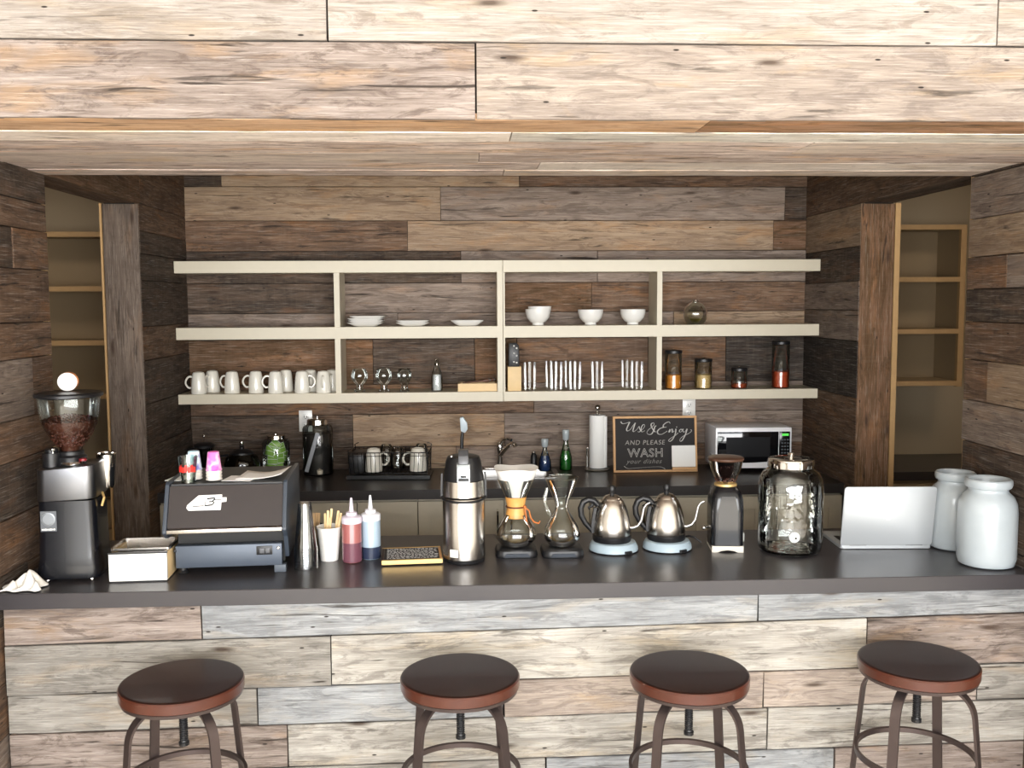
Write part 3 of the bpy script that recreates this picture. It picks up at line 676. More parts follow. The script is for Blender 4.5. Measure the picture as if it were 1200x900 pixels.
def paper_cup(parent, r0, r1, h, m, z=0., name='cup', bottom=True):
    """tapered cup, r0 at the bottom"""
    return MB().lathe([(0, z+.003), (r0-.001, z+.003), (r0, z), (lerp(r0, r1, .98), z+h*.97), (r1+.0022, z+h*.972), (r1+.0028, z+h*.985), (r1+.0018, z+h), (r1-.001, z+h*.99), (r0-.0015, z+.004)], 28, caps=False).build(name, m, parent)
ZT = .915+.296
ORD = ['topmost', 'second from top', 'third from top', 'fourth from top', 'fifth from top', 'sixth from top', 'seventh from top', 'eighth from top', 'lowest']
def inv_stack(x, y, n, ma, mb, label, h=.062, r=.0235):
    """upturned paper cups in a stack: each one a cup of its own inside one pile would move alone"""
    for k in range(n):
        z = ZT+.0045+k*.0105
        c = MB().lathe([(r+.003, 0), (r+.0035, .003), (r+.0015, .004), (r-.005, h-.002), (r-.006, h), (0, h-.003)], 28, caps=False).build('paper_cup', ma if k == n-1 else mb, None)
        c.location = (x, y, z)
        tag(c, label[0] if k == n-1 else ('%s, ' % (ORD[n-1-k] if k else 'lowest'))+label[1], 'cup', 'paper cups stacked upside down on the espresso machine')
def printed(name, c1, c2, c3):
    m = mat(name, c1, .6); nt = m.node_tree; b = nt.nodes['Principled BSDF']
    tc = nt.nodes.new('ShaderNodeTexCoord'); n = nt.nodes.new('ShaderNodeTexNoise'); n.inputs['Scale'].default_value = 24; nt.links.new(tc.outputs['Object'], n.inputs[0])
    r = nt.nodes.new('ShaderNodeValToRGB'); e = r.color_ramp.elements; e[0].position = .38; e[0].color = (*lin(c1), 1); e[1].position = .62; e[1].color = (*lin(c3), 1)
    x = e.new(.5); x.color = (*lin(c2), 1); nt.links.new(n.outputs[0], r.inputs[0]); nt.links.new(r.outputs[0], b.inputs['Base Color']); return m
pinkm = printed('pink_printed_paper', 'E86FC0', 'F3C3E6', 'D95BB0'); bluem = printed('blue_printed_paper', 'BFDDF0', 'E8F1F6', '7D7FC4')
cr_ = mat('cream_paper', 'DAD5CC', .7)
xt = lambda px, y, z: xat(px, y, z)
inv_stack(xt(251, 3.235, ZT), 3.235, 4, pinkm, cr_, ('upturned pink printed paper cup topping the stack on the espresso machine', 'plain cream rim of a paper cup under the pink printed cup'))
inv_stack(xt(228, 3.255, ZT), 3.255, 4, bluem, cr_, ('upturned blue and white printed paper cup behind the red printed tumbler', 'plain cream rim of a paper cup under the blue printed cup'))
tb = thing('tumbler', 'clear plastic tumbler with red print, front left on the espresso machine', 'tumbler', (xt(221, 3.205, ZT), 3.205, ZT+.0006))
MB().lathe([(0, .002), (.022, .002), (.023, 0), (.031, .088), (.0295, .088), (.0215, .004), (0, .004)], 32, caps=False).build('glass', M['glass'], tb)
b = MB()
for k in range(7):
    a = math.radians(-150+k*20); a = -PI/2+math.radians(-60+k*20); z = .046+.004*(k % 2)
    b.box((.0085, .0008, .018+.006*((k*3) % 2)), (0, 0, 0)); vs = b.bm.verts[-8:] if False else list(b.bm.verts)[-8:]
    bmesh.ops.rotate(b.bm, cent=(0, 0, 0), matrix=Matrix.Rotation(a+PI/2, 3, 'Z'), verts=vs); bmesh.ops.translate(b.bm, vec=(.0278*math.cos(a), .0278*math.sin(a), z), verts=vs)
b.build('red_print', M['red'], tb)
# papers and bits on the machine
pp = MB(); g_ = {}
for i in range(9):
    for j in range(5): g_[i, j] = pp.bm.verts.new((-.06+.12*i/8+.02*j/4, -.045+.09*j/4, .0022+.014*(1-math.cos(PI*(i/8-.5)))*(.3+.7*j/4)*.6+(.012*(i/8)**3)))
for i in range(8):
    for j in range(4): pp.bm.faces.new((g_[i, j], g_[i+1, j], g_[i+1, j+1], g_[i, j+1]))
o = pp.build('paper_sheet', M['paper'], None, angle=80); o.location = (xt(303, 3.27, ZT), 3.30, ZT+.0005); o.rotation_euler = (0, 0, .1)
o.scale = (1.25, 1.5, 1); sm = o.modifiers.new('t', 'SOLIDIFY'); sm.thickness = .0006; tag(o, 'curled white paper on the right of the espresso machine top', 'paper')
for (px, y, wx, lab) in ((281, 3.25, .05, 'flat white napkin on the espresso machine between pink cup and curled paper'), (208, 3.27, .028, 'white napkin corner at the left edge of the espresso machine top')):
    o = MB().bx(-wx, wx, -.045, .05, 0, .0012).build('napkin', M['paper'], None); o.location = (xt(px, y, ZT), y+.01, ZT+.001); o.rotation_euler = (0, 0, -.12); tag(o, lab, 'napkin')

# ================================================================ CUPS, STIRRERS AND SYRUPS
plas = glass('clear_cup_plastic', 'E9ECEE', 2.4, .12)
for x, y, n, h0, lb in ((-.537, 3.197, 9, .155, 'tall'),):
    for k in range(n):
        o = MB().lathe([(0, h0-.002), (.020, h0-.002), (.0215, h0), (.037, .006), (.0395, .004), (.0395, .001), (.036, .0)], 28, caps=False).build('plastic_cup', plas, None)
        o.location = (x, y, ZC+.001+k*.0085)
        tag(o, '%s of the stacked clear plastic cups beside the espresso machine' % ORD[n-1-k], 'cup', 'stacked clear plastic cups')
sc = tag(MB().lathe([(0, .004), (.029, .004), (.030, 0), (.041, .112), (.044, .113), (.0445, .117), (.042, .118), (.0395, .114), (.0285, .006), (0, .006)], 36, caps=False).build('paper_cup', mat('white_cup_paper', 'F2EFE9', .55), None), 'white paper cup full of wooden stirrers beside the red syrup bottle', 'cup')
sc.location = (-.475, 3.31, ZC)
for k, (dx, dy, tx, ty, L_) in enumerate(((-.016, -.004, .10, .02, .165), (-.010, .006, .16, -.05, .17), (-.020, .004, -.02, -.05, .155), (.012, .004, .27, .06, .162), (.004, -.008, .06, .03, .14), (.018, -.006, .33, .0, .158))):
    o = MB().box((.0085, .0016, L_), (0, 0, L_/2), None, .0007, 1).build('stirrer', M['pale_wood'], None)
    o.location = (-.475+dx*.7, 3.31+dy, ZC+.008); o.rotation_euler = (-ty*.5, tx*.6, (k*.4) % .9)
    tag(o, ['wooden coffee stirrer, tall one at the left in the white paper cup', 'wooden coffee stirrer, tallest in the middle of the white paper cup', 'wooden coffee stirrer leaning left in the white paper cup', 'wooden coffee stirrer leaning right in the white paper cup', 'short wooden coffee stirrer in the middle of the white cup', 'wooden coffee stirrer at the far right of the white paper cup'][k], 'stirrer', 'wooden stirrers in the paper cup')
o = thing('stirrer_cup', 'clear plastic cup of tan sticks between the plastic cup stack and the stirrers', 'cup', (xat(368, 3.42, 1.0), 3.42, ZC))
MB().lathe([(0, .003), (.026, .003), (.033, .10), (.0315, .10), (.025, .005), (0, .005)], 28, caps=False).build('cup', plas, o)
for k in range(5): MB().box((.009, .003, .135), (-.014+k*.007, .004*(k % 2), .073), (0, .04*(k-2), 0), .001, 1).build('sugar_stick', mat('kraft_stick%d' % k, 'C9A67A', .7), o)
def squeeze(x, y, full, low, lvl, body, label):
    t = thing('squeeze_bottle', label, 'bottle', (x, y, ZC)); r = .0335
    MB().lathe([(0, .001), (r-.004, .001), (r, .006), (r, .135), (r-.003, .142), (0, .142)], 32).build('body', mat('bottle_'+body, body, .3, coat=.3), t)
    MB().lathe([(r+.0004, .004), (r+.0005, lvl)], 32, caps=False).build('syrup', mat('syrup_'+low, low, .25, coat=.3), t)
    MB().lathe([(r+.001, .136), (r+.001, .156), (r-.004, .160), (.019, .162), (.019, .172), (.008, .176), (.0065, .195), (.0035, .222), (0, .223)], 32).build('cap', mat('cap_'+full, full, .4), t)
    return t
squeeze(-.393, 3.279, 'CFC6D2', '6E4450', .070, '9A5A58', 'red syrup squeeze bottle with a pale cap between stirrers and blue bottle')
squeeze(-.332, 3.318, 'DCDCE2', '2B3348', .045, '9FB2C2', 'pale blue syrup squeeze bottle with a white cap beside the red bottle')
# framed chalk tile lying on the bar
fr = thing('menu_board', 'small framed chalk board lying flat on the bar beside the airpot', 'chalkboard', (-.190, 3.30, ZC), math.radians(4))
fb = MB().box((.196, .16, .010), (0, 0, .0), None).build('board', M['chalk'], fr, False); fb.location = (0, 0, .014)
for s in (-1, 1):
    MB().box((.206, .009, .016), (0, s*.082, .012), None, .001, 1).build('frame_rail', M['gold'], fr)
    MB().box((.009, .155, .016), (s*.0985, 0, .012), None, .001, 1).build('frame_rail', M['seat'] if s < 0 else M['frame'], fr)
rn = random.Random(8); b = MB()
for r_ in range(9):
    x = -.085
    while x < .08:
        l = rn.uniform(.004, .014); y = .062-r_*.0155; b.tube([(x, y, .0055), (x+l*.3, y+rn.uniform(-.004, .004), .0055), (x+l*.6, y+rn.uniform(-.004, .004), .0055), (x+l, y, .0055)], .0007, 4); x += l+.004
b.build('chalk_writing', M['chalkline'], fb)

# ================================================================ AIRPOT
ap = thing('airpot', 'tall stainless steel airpot with a black pump top standing by the menu board', 'airpot', (-.008, 3.27, ZC), math.radians(0))
R = .0725
MB().lathe([(R-.006, .0), (R-.002, .003), (R-.001, .012), (R-.004, .013)], 48).build('base_ring', M['black'], ap)
MB().lathe([(R-.003, .012), (R, .016), (R, .214), (R-.004, .222)], 48).build('body', M['steel'], ap)
MB().lathe([(R-.004, .223), (R+.001, .230), (R-.002, .282), (R-.005, .284)], 48).build('shoulder', M['steel'], ap)
MB().lathe([(R-.003, .284), (R-.004, .292), (R-.012, .345), (R-.018, .362), (R-.03, .366), (0, .367)], 48).build('pump_head', M['black'], ap)
MB().tube([((R+.003)*math.cos(math.radians(a)), (R+.003)*math.sin(math.radians(a)), .224-.008*math.cos(math.radians(a+90))) for a in range(0, 360, 10)], .0045, 8, True).build('handle_ring', M['black'], ap)
MB().prism([(-.078, .283), (-.066, .345), (-.05, .352), (-.03, .352), (-.03, .283)], -.023, .023, 'x', .003).build('spout_cover', mat('silver_plastic', '9A9FA2', .25, .7), ap)
MB().prism([(-.070, .345), (-.060, .372), (-.02, .386), (.03, .384), (.03, .36), (-.05, .352)], -.017, .017, 'x', .003).build('pump_lever', mat('grey_lever', '5F6063', .35, .2), ap)
MB().bx(-.017, .017, -.084, -.070, .290, .299, .002).bx(-.010, .010, -.086, -.070, .302, .308, .001).build('spout', M['black'], ap)
for s in (-1, 1): MB().tube([(s*.0755, -.0, .222), (s*.0755, 0, .26), (s*.0735, 0, .305)], 0, flat=(.020, .006, (0, 1, 0))).build('handle_arm', M['black'], ap)
MB().ball(.006, (-.04, -.04, .368)).build('lock_button', M['chrome'], ap)
o = MB().box((.030, .0012, .026), (-.034, -.0655, .040), (0, 0, math.radians(-27))).build('label', M['paper'], ap)

# ================================================================ POUR-OVER CARAFES
def carafe(x, y, h, label, collar):
    t = thing('pour_over_carafe', label, 'carafe', (x, y, ZC))
    st = MB(); loft(st, [(0, rrect(.072, .068, .03)), (.008, rrect(.074, .070, .03)), (.024, rrect(.070, .066, .03)), (.030, rrect(.062, .058, .03))])
    sc = thing('coffee_scale', ('black scale under the collared pour over carafe' if collar else 'black scale under the bare glass carafe'), 'scale', (x, y-.003, ZC), 0, 'black scales under the glass carafes')
    st.build('body', M['black'], sc)
    b = MB(); b.prism([(px_, pz_) for px_, pz_ in [(-.045, .006), (.045, .006), (.038, .018), (-.038, .018)]], -.074, -.068, 'y').build('display', mat('scale_window', '2D333C', .15), sc)
    z0 = .031; s = (h-z0)/.27
    prof = [(0, 0), (.048, .001), (.056, .006), (.074, .032), (.0755, .048), (.066, .078), (.046, .112), (.030, .138), (.0245, .155), (.0245, .162), (.032, .185), (.050, .228), (.066, .268), (.0675, .272)]
    wd = .98 if collar else .87
    MB().lathe([(r*wd, z0+z*s) for r, z in prof], 48, caps=False).build('glass', M['glass'], t)
    MB().lathe([(0, z0+.002), (.044*wd, z0+.003), (.052*wd, z0+.007), (.063*wd, z0+.022), (0, z0+.022)], 40, caps=False).build('coffee', glass('pale_coffee', 'C9B489', .6), t)
    if collar:
        zc = z0+.158*s
        cl = MB().lathe([(.036, zc-.040), (.038, zc-.038), (.031, zc), (.038, zc+.034), (.036, zc+.036)], 40, caps=False).build('wood_collar', mat('collar_wood', 'D49A55', .4, var=.15, vscale=30), t)
        sm = cl.modifiers.new('t', 'SOLIDIFY'); sm.thickness = .004
        MB().tube([(.034*math.cos(a*PI/10), .034*math.sin(a*PI/10), zc) for a in range(20)], .0028, 6, True).build('leather_tie', mat('dark_tie', '5B2E1B', .6), t)
        MB().ball(.006, (.030, -.022, zc+.002)).tube([(.030, -.024, zc), (.045, -.03, zc-.01), (.050, -.032, zc-.035), (.062, -.034, zc-.05), (.078, -.034, zc-.055), (.082, -.034, zc-.046)], .0028, 6).tube([(.030, -.024, zc), (.034, -.034, zc-.03), (.036, -.036, zc-.055)], .0028, 6).build('tie_tail', mat('orange_tie', 'B86A35', .6), t)
        # pleated paper filter standing out above the rim
        b = MB(); prev = None; n = 40; rows = [(.012, z0+.165*s), (.030, z0+.200*s), (.058, z0+.262*s), (.076, z0+.315*s)]
        R_ = [[b.bm.verts.new((r*(1+.035*math.sin(i*PI*2/8+k*.4))*math.cos(2*PI*i/n), r*(1+.035*math.sin(i*PI*2/8+k*.4))*math.sin(2*PI*i/n), z+(.004*math.sin(2*PI*i/n*3) if k == 3 else 0))) for i in range(n)] for k, (r, z) in enumerate(rows)]
        for A_, B2 in zip(R_, R_[1:]):
            for i in range(n): b.bm.faces.new((A_[i], A_[(i+1) % n], B2[(i+1) % n], B2[i]))
        f = b.build('paper_filter', mat('filter_paper', 'E4E1DC', .85, trans=.0), t, angle=60); sm = f.modifiers.new('t', 'SOLIDIFY'); sm.thickness = .0015
    else:
        MB().tube([(-.052, -.01, z0+.235*s), (-.060, -.012, z0+.20*s), (-.058, -.012, z0+.165*s), (-.045, -.01, z0+.13*s), (-.040, -.008, z0+.118*s)], [.004, .006, .006, .006, .004], 10).build('glass_handle', M['glass2'], t)
        MB().lathe([(.058, z0+.270*s), (.060, z0+.2735*s), (.0585, z0+.276*s), (.057, z0+.2735*s)], 48, caps=False).build('rim', M['glass2'], t)
    return t
carafe(.175, 3.345, .268, 'pour over glass carafe with an orange wood collar and white paper filter', True)
carafe(.336, 3.335, .268, 'bare hourglass shaped glass carafe with a glass handle, right of the collared one', False)

# ================================================================ KETTLES
def kettle_base(x, y, label):
    t = thing('kettle_base', label, 'kettle base', (x, y, ZC), 0, 'pale blue grey kettle bases')
    MB().lathe([(.080, 0), (.088, .003), (.086, .018), (.078, .032), (.070, .035), (0, .035)], 48).build('body', mat('blue_grey_plastic', '9FB0BA', .35), t)
    MB().lathe([(.089, 0), (.090, .004), (.088, .005)], 48).build('foot_ring', M['black'], t)
    MB().box((.028, .014, .012), (.040, -.078, .008), (0, 0, .45), .002, 1).build('control', M['black'], t)
    return t
def kettle(x, y, label):
    t = thing('gooseneck_kettle', label, 'kettle', (x, y, ZC+.0352), 0, 'gooseneck kettles on the bar')
    MB().lathe([(.066, 0), (.068, .003), (.069, .020), (.066, .024)], 48).build('bottom_ring', M['black'], t)
    MB().lathe([(.066, .022), (.068, .028), (.067, .055), (.062, .085), (.053, .118), (.041, .143), (.034, .150)], 48).build('body', M['steel'], t)
    MB().lathe([(.036, .147), (.034, .152), (.024, .162), (.010, .167), (0, .168)], 40).build('lid', M['steel'], t)
    MB().lathe([(.010, .166), (.008, .172), (.012, .179), (.013, .189), (.009, .198), (0, .201)], 20).build('lid_knob', M['black'], t)
    sp = [(.062, -.002, .045), (.075, -.004, .045), (.092, -.006, .052), (.104, -.008, .070), (.109, -.009, .095), (.113, -.010, .118), (.122, -.011, .131), (.134, -.012, .137)]
    MB().tube(sp, [.0075, .0065, .0055, .005, .0048, .0045, .0044, .0043], 12).build('spout', M['brushed'], t)
    hp = [(-.050, 0, .128), (-.066, 0, .145), (-.085, 0, .150), (-.103, 0, .140), (-.112, 0, .118), (-.110, 0, .092), (-.097, 0, .066), (-.080, 0, .046), (-.068, 0, .034)]
    MB().tube(hp, [.010, .012, .012, .0115, .011, .0105, .0095, .009, .008], 12).tube([(-.064, 0, .142), (-.072, 0, .125), (-.084, 0, .120), (-.080, 0, .112)], [.006, .006, .005, .003], 8).build('handle', M['black'], t)
    MB().tube([(-.060, 0, .12), (-.066, 0, .09), (-.070, 0, .06), (-.069, 0, .03)], 0, flat=(.022, .010, (0, 1, 0))).build('handle_mount', M['black'], t)
    return t
kettle_base(.526, 3.372, 'pale blue base under the kettle nearest the bare glass carafe'); kettle_base(.722, 3.382, 'pale blue base under the kettle nearest the black grinder')
kettle(.520, 3.372, 'steel gooseneck kettle with black handle, left one of the pair'); kettle(.718, 3.382, 'steel gooseneck kettle with black handle, right one beside the black grinder')

# ================================================================ BURR GRINDER
bg_ = thing('burr_grinder', 'narrow black burr grinder with a smoky brown hopper beside the right kettle', 'coffee grinder', (.930, 3.375, ZC), math.radians(-6))
b = MB(); loft(b, [(.012, rrect(.056, .065, .016)), (.06, rrect(.0565, .065, .018)), (.14, rrect(.058, .066, .022)), (.19, rrect(.056, .064, .026)), (.215, rrect(.049, .056, .028)), (.228, rrect(.038, .042, .028))]).build('body', M['blacksat'], bg_)
MB().prism([(-.055, 0), (-.055, .022), (.055, .022), (.055, 0), (.035, .0), (.022, .005), (0, .008), (-.022, .005), (-.035, 0)], -.068, .06, 'y').build('foot', mat('cream_foot', 'CFC9BC', .4), bg_, False)
MB().prism([(-.036, .026), (.036, .026), (.034, .15), (.024, .20), (-.024, .20), (-.034, .15)], -.0672, -.064, 'y').build('front_panel', mat('grounds_bin_black', '15171C', .2, coat=.5), bg_)
MB().lathe([(.037, .226), (.040, .229), (.040, .236), (.035, .238)], 40).build('hopper_ring', M['gold'], bg_)
MB().lathe([(.030, .237), (.035, .246), (.053, .285), (.061, .320), (.062, .322)], 40, caps=False).build('hopper', M['smoke'], bg_)
MB().lathe([(0, .238), (.028, .239), (.0345, .248), (.0515, .287), (.055, .306), (.02, .312), (0, .313)], 32, caps=False).build('bean_fill', M['bean'], bg_)['kind'] = 'stuff'
beans_mesh(320, lambda r: (lambda z, a: (lerp(.0335, .0545, (z-.246)/.06)*math.cos(a), lerp(.0335, .0545, (z-.246)/.06)*math.sin(a), z))(r.uniform(.246, .306), r.uniform(0, 6.283)), .0055, 9, M['bean'], bg_)
MB().lathe([(.062, .320), (.064, .323), (.064, .328), (.060, .331), (.035, .334), (.0, .336)], 40).build('lid', mat('smoky_brown_lid', '4D3427', .3, coat=.4), bg_)
MB().tube([(-.055, 0, .08), (-.072, -.005, .075)], .006).ball(.008, (-.075, -.005, .074)).build('timer_knob', M['chrome'], bg_)
o = thing('plug_adapter', 'small white plug adapter on the bar behind the black burr grinder', 'adapter', (1.002, 3.46, ZC)); MB().bx(-.022, .022, -.015, .015, 0, .036, .006).build('body', M['white'], o); MB().bx(-.014, .010, -.012, .012, .036, .062, .004).build('plug', M['white'], o)
o = MB().tube([(.86, 3.44, ZC+.0045), (.84, 3.45, ZC+.02), (.82, 3.46, ZC+.024), (.80, 3.48, ZC+.016), (.78, 3.50, ZC+.0045), (.74, 3.54, ZC+.0045), (.76, 3.60, ZC+.0045)], .0038, 8).build('power_cord', M['black'], None); tag(o, 'black power cord looping on the bar between kettle and burr grinder', 'cord')

# ================================================================ GLASS DRINK DISPENSER
gd = thing('drink_dispenser', 'large empty glass drink dispenser with a metal screw lid beside the laptop', 'drink dispenser', (1.150, 3.325, ZC))
MB().lathe([(0, .006), (.09, .006), (.102, .004), (.110, .014), (.112, .03), (.112, .235), (.109, .258), (.096, .282), (.078, .296), (.074, .302), (.074, .312)], 64, caps=False).build('jar', M['glass2'], gd)
MB().lathe([(0, .001), (.096, .001), (.104, .005), (.100, .012), (0, .010)], 48, caps=False).build('thick_base', M['glass2'], gd)
lp = [(.078, .300), (.081, .302), (.081, .322), (.078, .330), (.060, .333), (.030, .331), (0, .331)]
MB().lathe(lp, 48).build('lid', M['chrome'], gd)
MB().lathe([(.010, .330), (.008, .338), (.013, .344), (.010, .350), (0, .351)], 20).build('lid_knob', M['chrome'], gd)
MB().lathe([(.0, 0), (.008, 0), (.018, .002), (.018, .009), (.010, .012), (.0095, .020), (0, .020)], 28, (-.024, -.112, .075), rot=(math.radians(90), 0, 0)).build('spigot', M['white'], gd)
MB().lathe([(.004, .0205), (.004, .0215), (0, .0216)], 14, (-.024, -.112, .075), rot=(math.radians(90), 0, 0)).build('spigot_screw', M['dark'], gd)
rl = random.Random(4)
b = MB()   # wavy raised ribs of the pressed glass
for k in range(14):
    a = 2*PI*k/14; b.tube([(.1125*math.cos(a+.03*math.sin(z*40)), .1125*math.sin(a+.03*math.sin(z*40)), z) for z in [.03+.02*i for i in range(11)]], .0012, 6)
b.build('ribs', M['glass3'], gd)

# ================================================================ LAPTOP
lp_ = thing('laptop', 'open silver white laptop seen from behind beside the white jars', 'laptop', (1.497, 3.315, ZC), math.radians(-3))
alu = mat('silver_aluminium', 'AEB2B5', .35, .3); w2, d2 = .1625, .2
def rr(hw_, h_, r):
    o = []
    for cx, cy, a0 in ((hw_-r, h_-r, 0), (-hw_+r, h_-r, 90), (-hw_+r, r, 180), (hw_-r, r, 270)):
        for i in range(6): a = math.radians(a0+90*i/5); o.append((cx+r*math.cos(a), cy+r*math.sin(a)))
    return o
MB().prism([(x, y) for x, y in rr(w2, .225, .011)], .002, .013, 'z', .0012).build('base', alu, lp_)
kb_ = MB()
for r_ in range(6):
    for c_ in range(13): kb_.box((.0185, .0145, .0012), (-.131+c_*.0218, .045+r_*.0185, .0134))
kb_.build('keys', M['black'], lp_, False)['kind'] = 'stuff'
MB().prism([(x, y) for x, y in rr(w2, .222, .011)], -.0028, .0028, 'y', .0010).build('screen_lid', alu, lp_)
sl = lp_.children[-1]; sl.location = (0, .004, .012); sl.rotation_euler = (math.radians(9), 0, 0)
MB().bx(-w2+.008, w2-.008, .0028, .0034, .010, .212).build('display', M['dark'], sl, False)
ap_ = [(0, -.0125), (.004, -.0145), (.0085, -.011), (.0115, -.004), (.0105, .0005), (.0085, .004), (.0105, .0085), (.008, .0112), (.004, .0122), (0, .0108), (-.005, .0122), (-.0095, .0100), (-.0118, .004), (-.0115, -.004), (-.0085, -.011), (-.004, -.0145)]
lf = [(.0005, .0135), (.0035, .0150), (.0055, .0185), (.0058, .0205), (.0025, .019), (.0003, .016)]
b = MB().prism([(-x, z+.111) for x, z in ap_], -.0031, -.0026, 'y').prism([(-x, z+.111) for x, z in lf], -.0031, -.0026, 'y'); b.build('lid_emblem', mat('emblem_white', 'C6C9CB', .25), sl)
for s in (-1, 1): MB().cyl(.004, -.03, .03, 12, (s*.10, .004, .012), rot=(0, math.radians(90), 0)).build('hinge', M['black'], lp_)

# ================================================================ WHITE JARS
milk = mat('frosted_white_glass', 'A9B1B6', .3, coat=.4, var=.16, vscale=9)
def white_jar(x, y, r, h, label):
    t = thing('white_jar', label, 'jar', (x, y, ZC), 0, 'cloudy white glass jars at the right end of the bar')
    MB().lathe([(0, .004), (r*.80, .0), (r*.93, .006), (r, .028), (r*1.0, h*.62), (r*.97, h*.72), (r*.86, h*.80), (r*.70, h*.845), (r*.66, h*.87), (r*.67, h*.895)], 56, caps=False).build('body', milk, t)
    MB().lathe([(r*.66, h*.89), (r*.76, h*.905), (r*.80, h*.94), (r*.79, h*.985), (r*.74, h), (r*.68, h*.99), (r*.63, h*.95), (r*.60, h*.6), (0, h*.6)], 56, caps=False).build('rim', milk, t)
white_jar(1.752, 3.0+.335, .0665+.0235, .292, 'cloudy white glass jar standing behind, next to the laptop') if False else white_jar(1.748, 3.325, .086, .275, 'cloudy white glass jar standing behind, next to the laptop')
white_jar(1.744, 3.100, .093, .292, 'cloudy white glass jar in front at the right end of the bar')

# ================================================================ THINGS ON THE WALL SHELVES
ZM, ZL = 1.681+.0005, 1.345+.0005
def at_shelf(px, Y, z): return (xat(px, Y, z+.05), Y, z)
# upturned mugs
mug = thing('mug', 'x', 'mug', (0, 0, 0), 0, 'upturned cream mugs on the lowest shelf')
MB().lathe([(.0375, 0), (.0385, .004), (.0375, .03), (.034, .07), (.030, .094), (.026, .102), (.018, .104), (.017, .1015), (0, .1015)], 36).build('body', M['ceramic'], mug)
def mug_handle(m_, parent):
    pts = [(-.034, 0, .030), (-.050, 0, .028), (-.062, 0, .040), (-.066, 0, .056), (-.058, 0, .074), (-.044, 0, .082), (-.032, 0, .080)]
    P = [Vector(p) for p in pts]; Q = []
    for i in range(len(P)-1):
        a, b, c, d = P[max(0, i-1)], P[i], P[i+1], P[min(len(P)-1, i+2)]
        for k in range(4):
            t = k/4; Q.append(.5*((2*b)+(c-a)*t+(2*a-5*b+4*c-d)*t*t+(3*b-a-3*c+d)*t**3))
    Q.append(P[-1]); return MB().tube(Q, .0048, 10).build('handle', m_, parent)
mug_handle(M['ceramic'], mug)
mugs = [(233, 4.962, 0, 'cream mug with its handle left, leftmost on the lowest shelf'), (249, 5.060, 70, 'cream mug standing behind the leftmost mug on the lowest shelf'),
        (272, 4.985, -15, 'cream mug second in the front row of the lowest shelf'), (300, 4.990, 0, 'cream mug third in the front row, in the middle of the mug row'),
        (323, 4.962, 5, 'cream mug fourth in the front row, with one close behind it'), (335, 5.060, 80, 'cream mug hidden behind the fourth mug of the front row'),
        (354, 4.962, 180, 'cream mug with its handle to the right, fifth in the front row'), (364, 5.060, 100, 'cream mug standing behind the one with its handle to the right'),
        (379, 4.962, 95, 'cream mug showing no handle, last in the front row by the divider'), (389.5, 5.060, 90, 'cream mug in the shade right against the shelf divider')]
for i, (px, Y, a, lb) in enumerate(mugs):
    if i == 0: o = mug; o.scale = (1, 1, 1.07); o.location = at_shelf(px, Y, ZL); o['label'] = lb; o.rotation_euler = (0, 0, math.radians(a))
    else: o = dup(mug, lb, at_shelf(px, Y, ZL), math.radians(a))
# plates and bowls
def plate(px, Y, z, r, h, label, grp=None):
    o = MB().lathe([(0, 0), (r*.55, 0), (r*.62, .003), (r*.95, h*.55), (r, h*.6), (r, h), (r*.975, h), (r*.6, h*.35), (0, h*.35)], 8, rot=(0, 0, math.radians(22.5)), caps=False) if False else MB().lathe([(0, 0), (r*.55, 0), (r*.60, .002), (r*.97, h*.80), (r, h), (r*.97, h), (r*.6, h*.35), (0, h*.35)], 40, sq=.55, rot=(0, 0, 0), caps=False)
    o = o.build('plate', M['white'], None); o.location = (xat(px, Y, z+.02), Y, z); return tag(o, label, 'plate', grp)
names = ['bottom', 'second', 'third', 'topmost']
for k in range(4): plate(429+(.8*k if k % 2 else 0), 5.00+.004*(k % 2), ZM+k*.0110, .092, .021, 'white square plate, %s of the stack of four on the middle shelf' % names[k], 'white plates on the middle shelf')
plate(484, 5.0, ZM, .087, .020, 'lower white square dish of the pair in the middle of the plates', 'white plates on the middle shelf')
plate(484, 5.0, ZM+.0105, .086, .020, 'upper white square dish of the pair in the middle of the plates', 'white plates on the middle shelf')
plate(547.5, 5.0, ZM, .086, .030, 'single white square dish nearest the middle upright', 'white plates on the middle shelf')
def bowl(px, Y, z, r, h, label):
    o = MB().lathe([(0, .003), (r*.40, .003), (r*.42, 0), (r*.47, .001), (r*.44, .012), (r*.62, h*.22), (r*.88, h*.48), (r*.98, h*.78), (r, h), (r*.96, h*.995), (r*.93, h*.78), (r*.8, h*.45), (r*.4, h*.2), (0, h*.18)], 40, caps=False).build('bowl', M['white'], None)
    o.location = (xat(px, Y, z+.03), Y, z); tag(o, label, 'bowl', 'white footed bowls on the middle shelf'); return o
bowl(630.5, 4.99, ZM, .066, .084, 'white footed bowl at the left holding a second bowl')
bowl(632.5, 4.995, ZM+.020, .061, .078, 'white footed bowl nested on top in the left one')
bowl(692, 4.99, ZM, .066, .080, 'white footed bowl in the middle of the three'); bowl(741.5, 4.99, ZM, .066, .080, 'white footed bowl on the right beside the shelf divider')
o = thing('glass_globe', 'round clear glass globe decanter alone at the right of the middle shelf', 'decanter', (xat(815, 5.0, 1.74), 5.0, ZM))
MB().lathe([(0, .002), (.034, .0), (.050, .012), (.063, .040), (.064, .062), (.054, .092), (.034, .111), (.018, .116), (.017, .124), (.020, .126)], 40, caps=False).build('globe', M['glass2'], o)
MB().lathe([(0, .003), (.048, .013), (.058, .030), (0, .030)], 36, caps=False).build('liquid', glass('pale_oil', 'DFE0A8', .6), o)
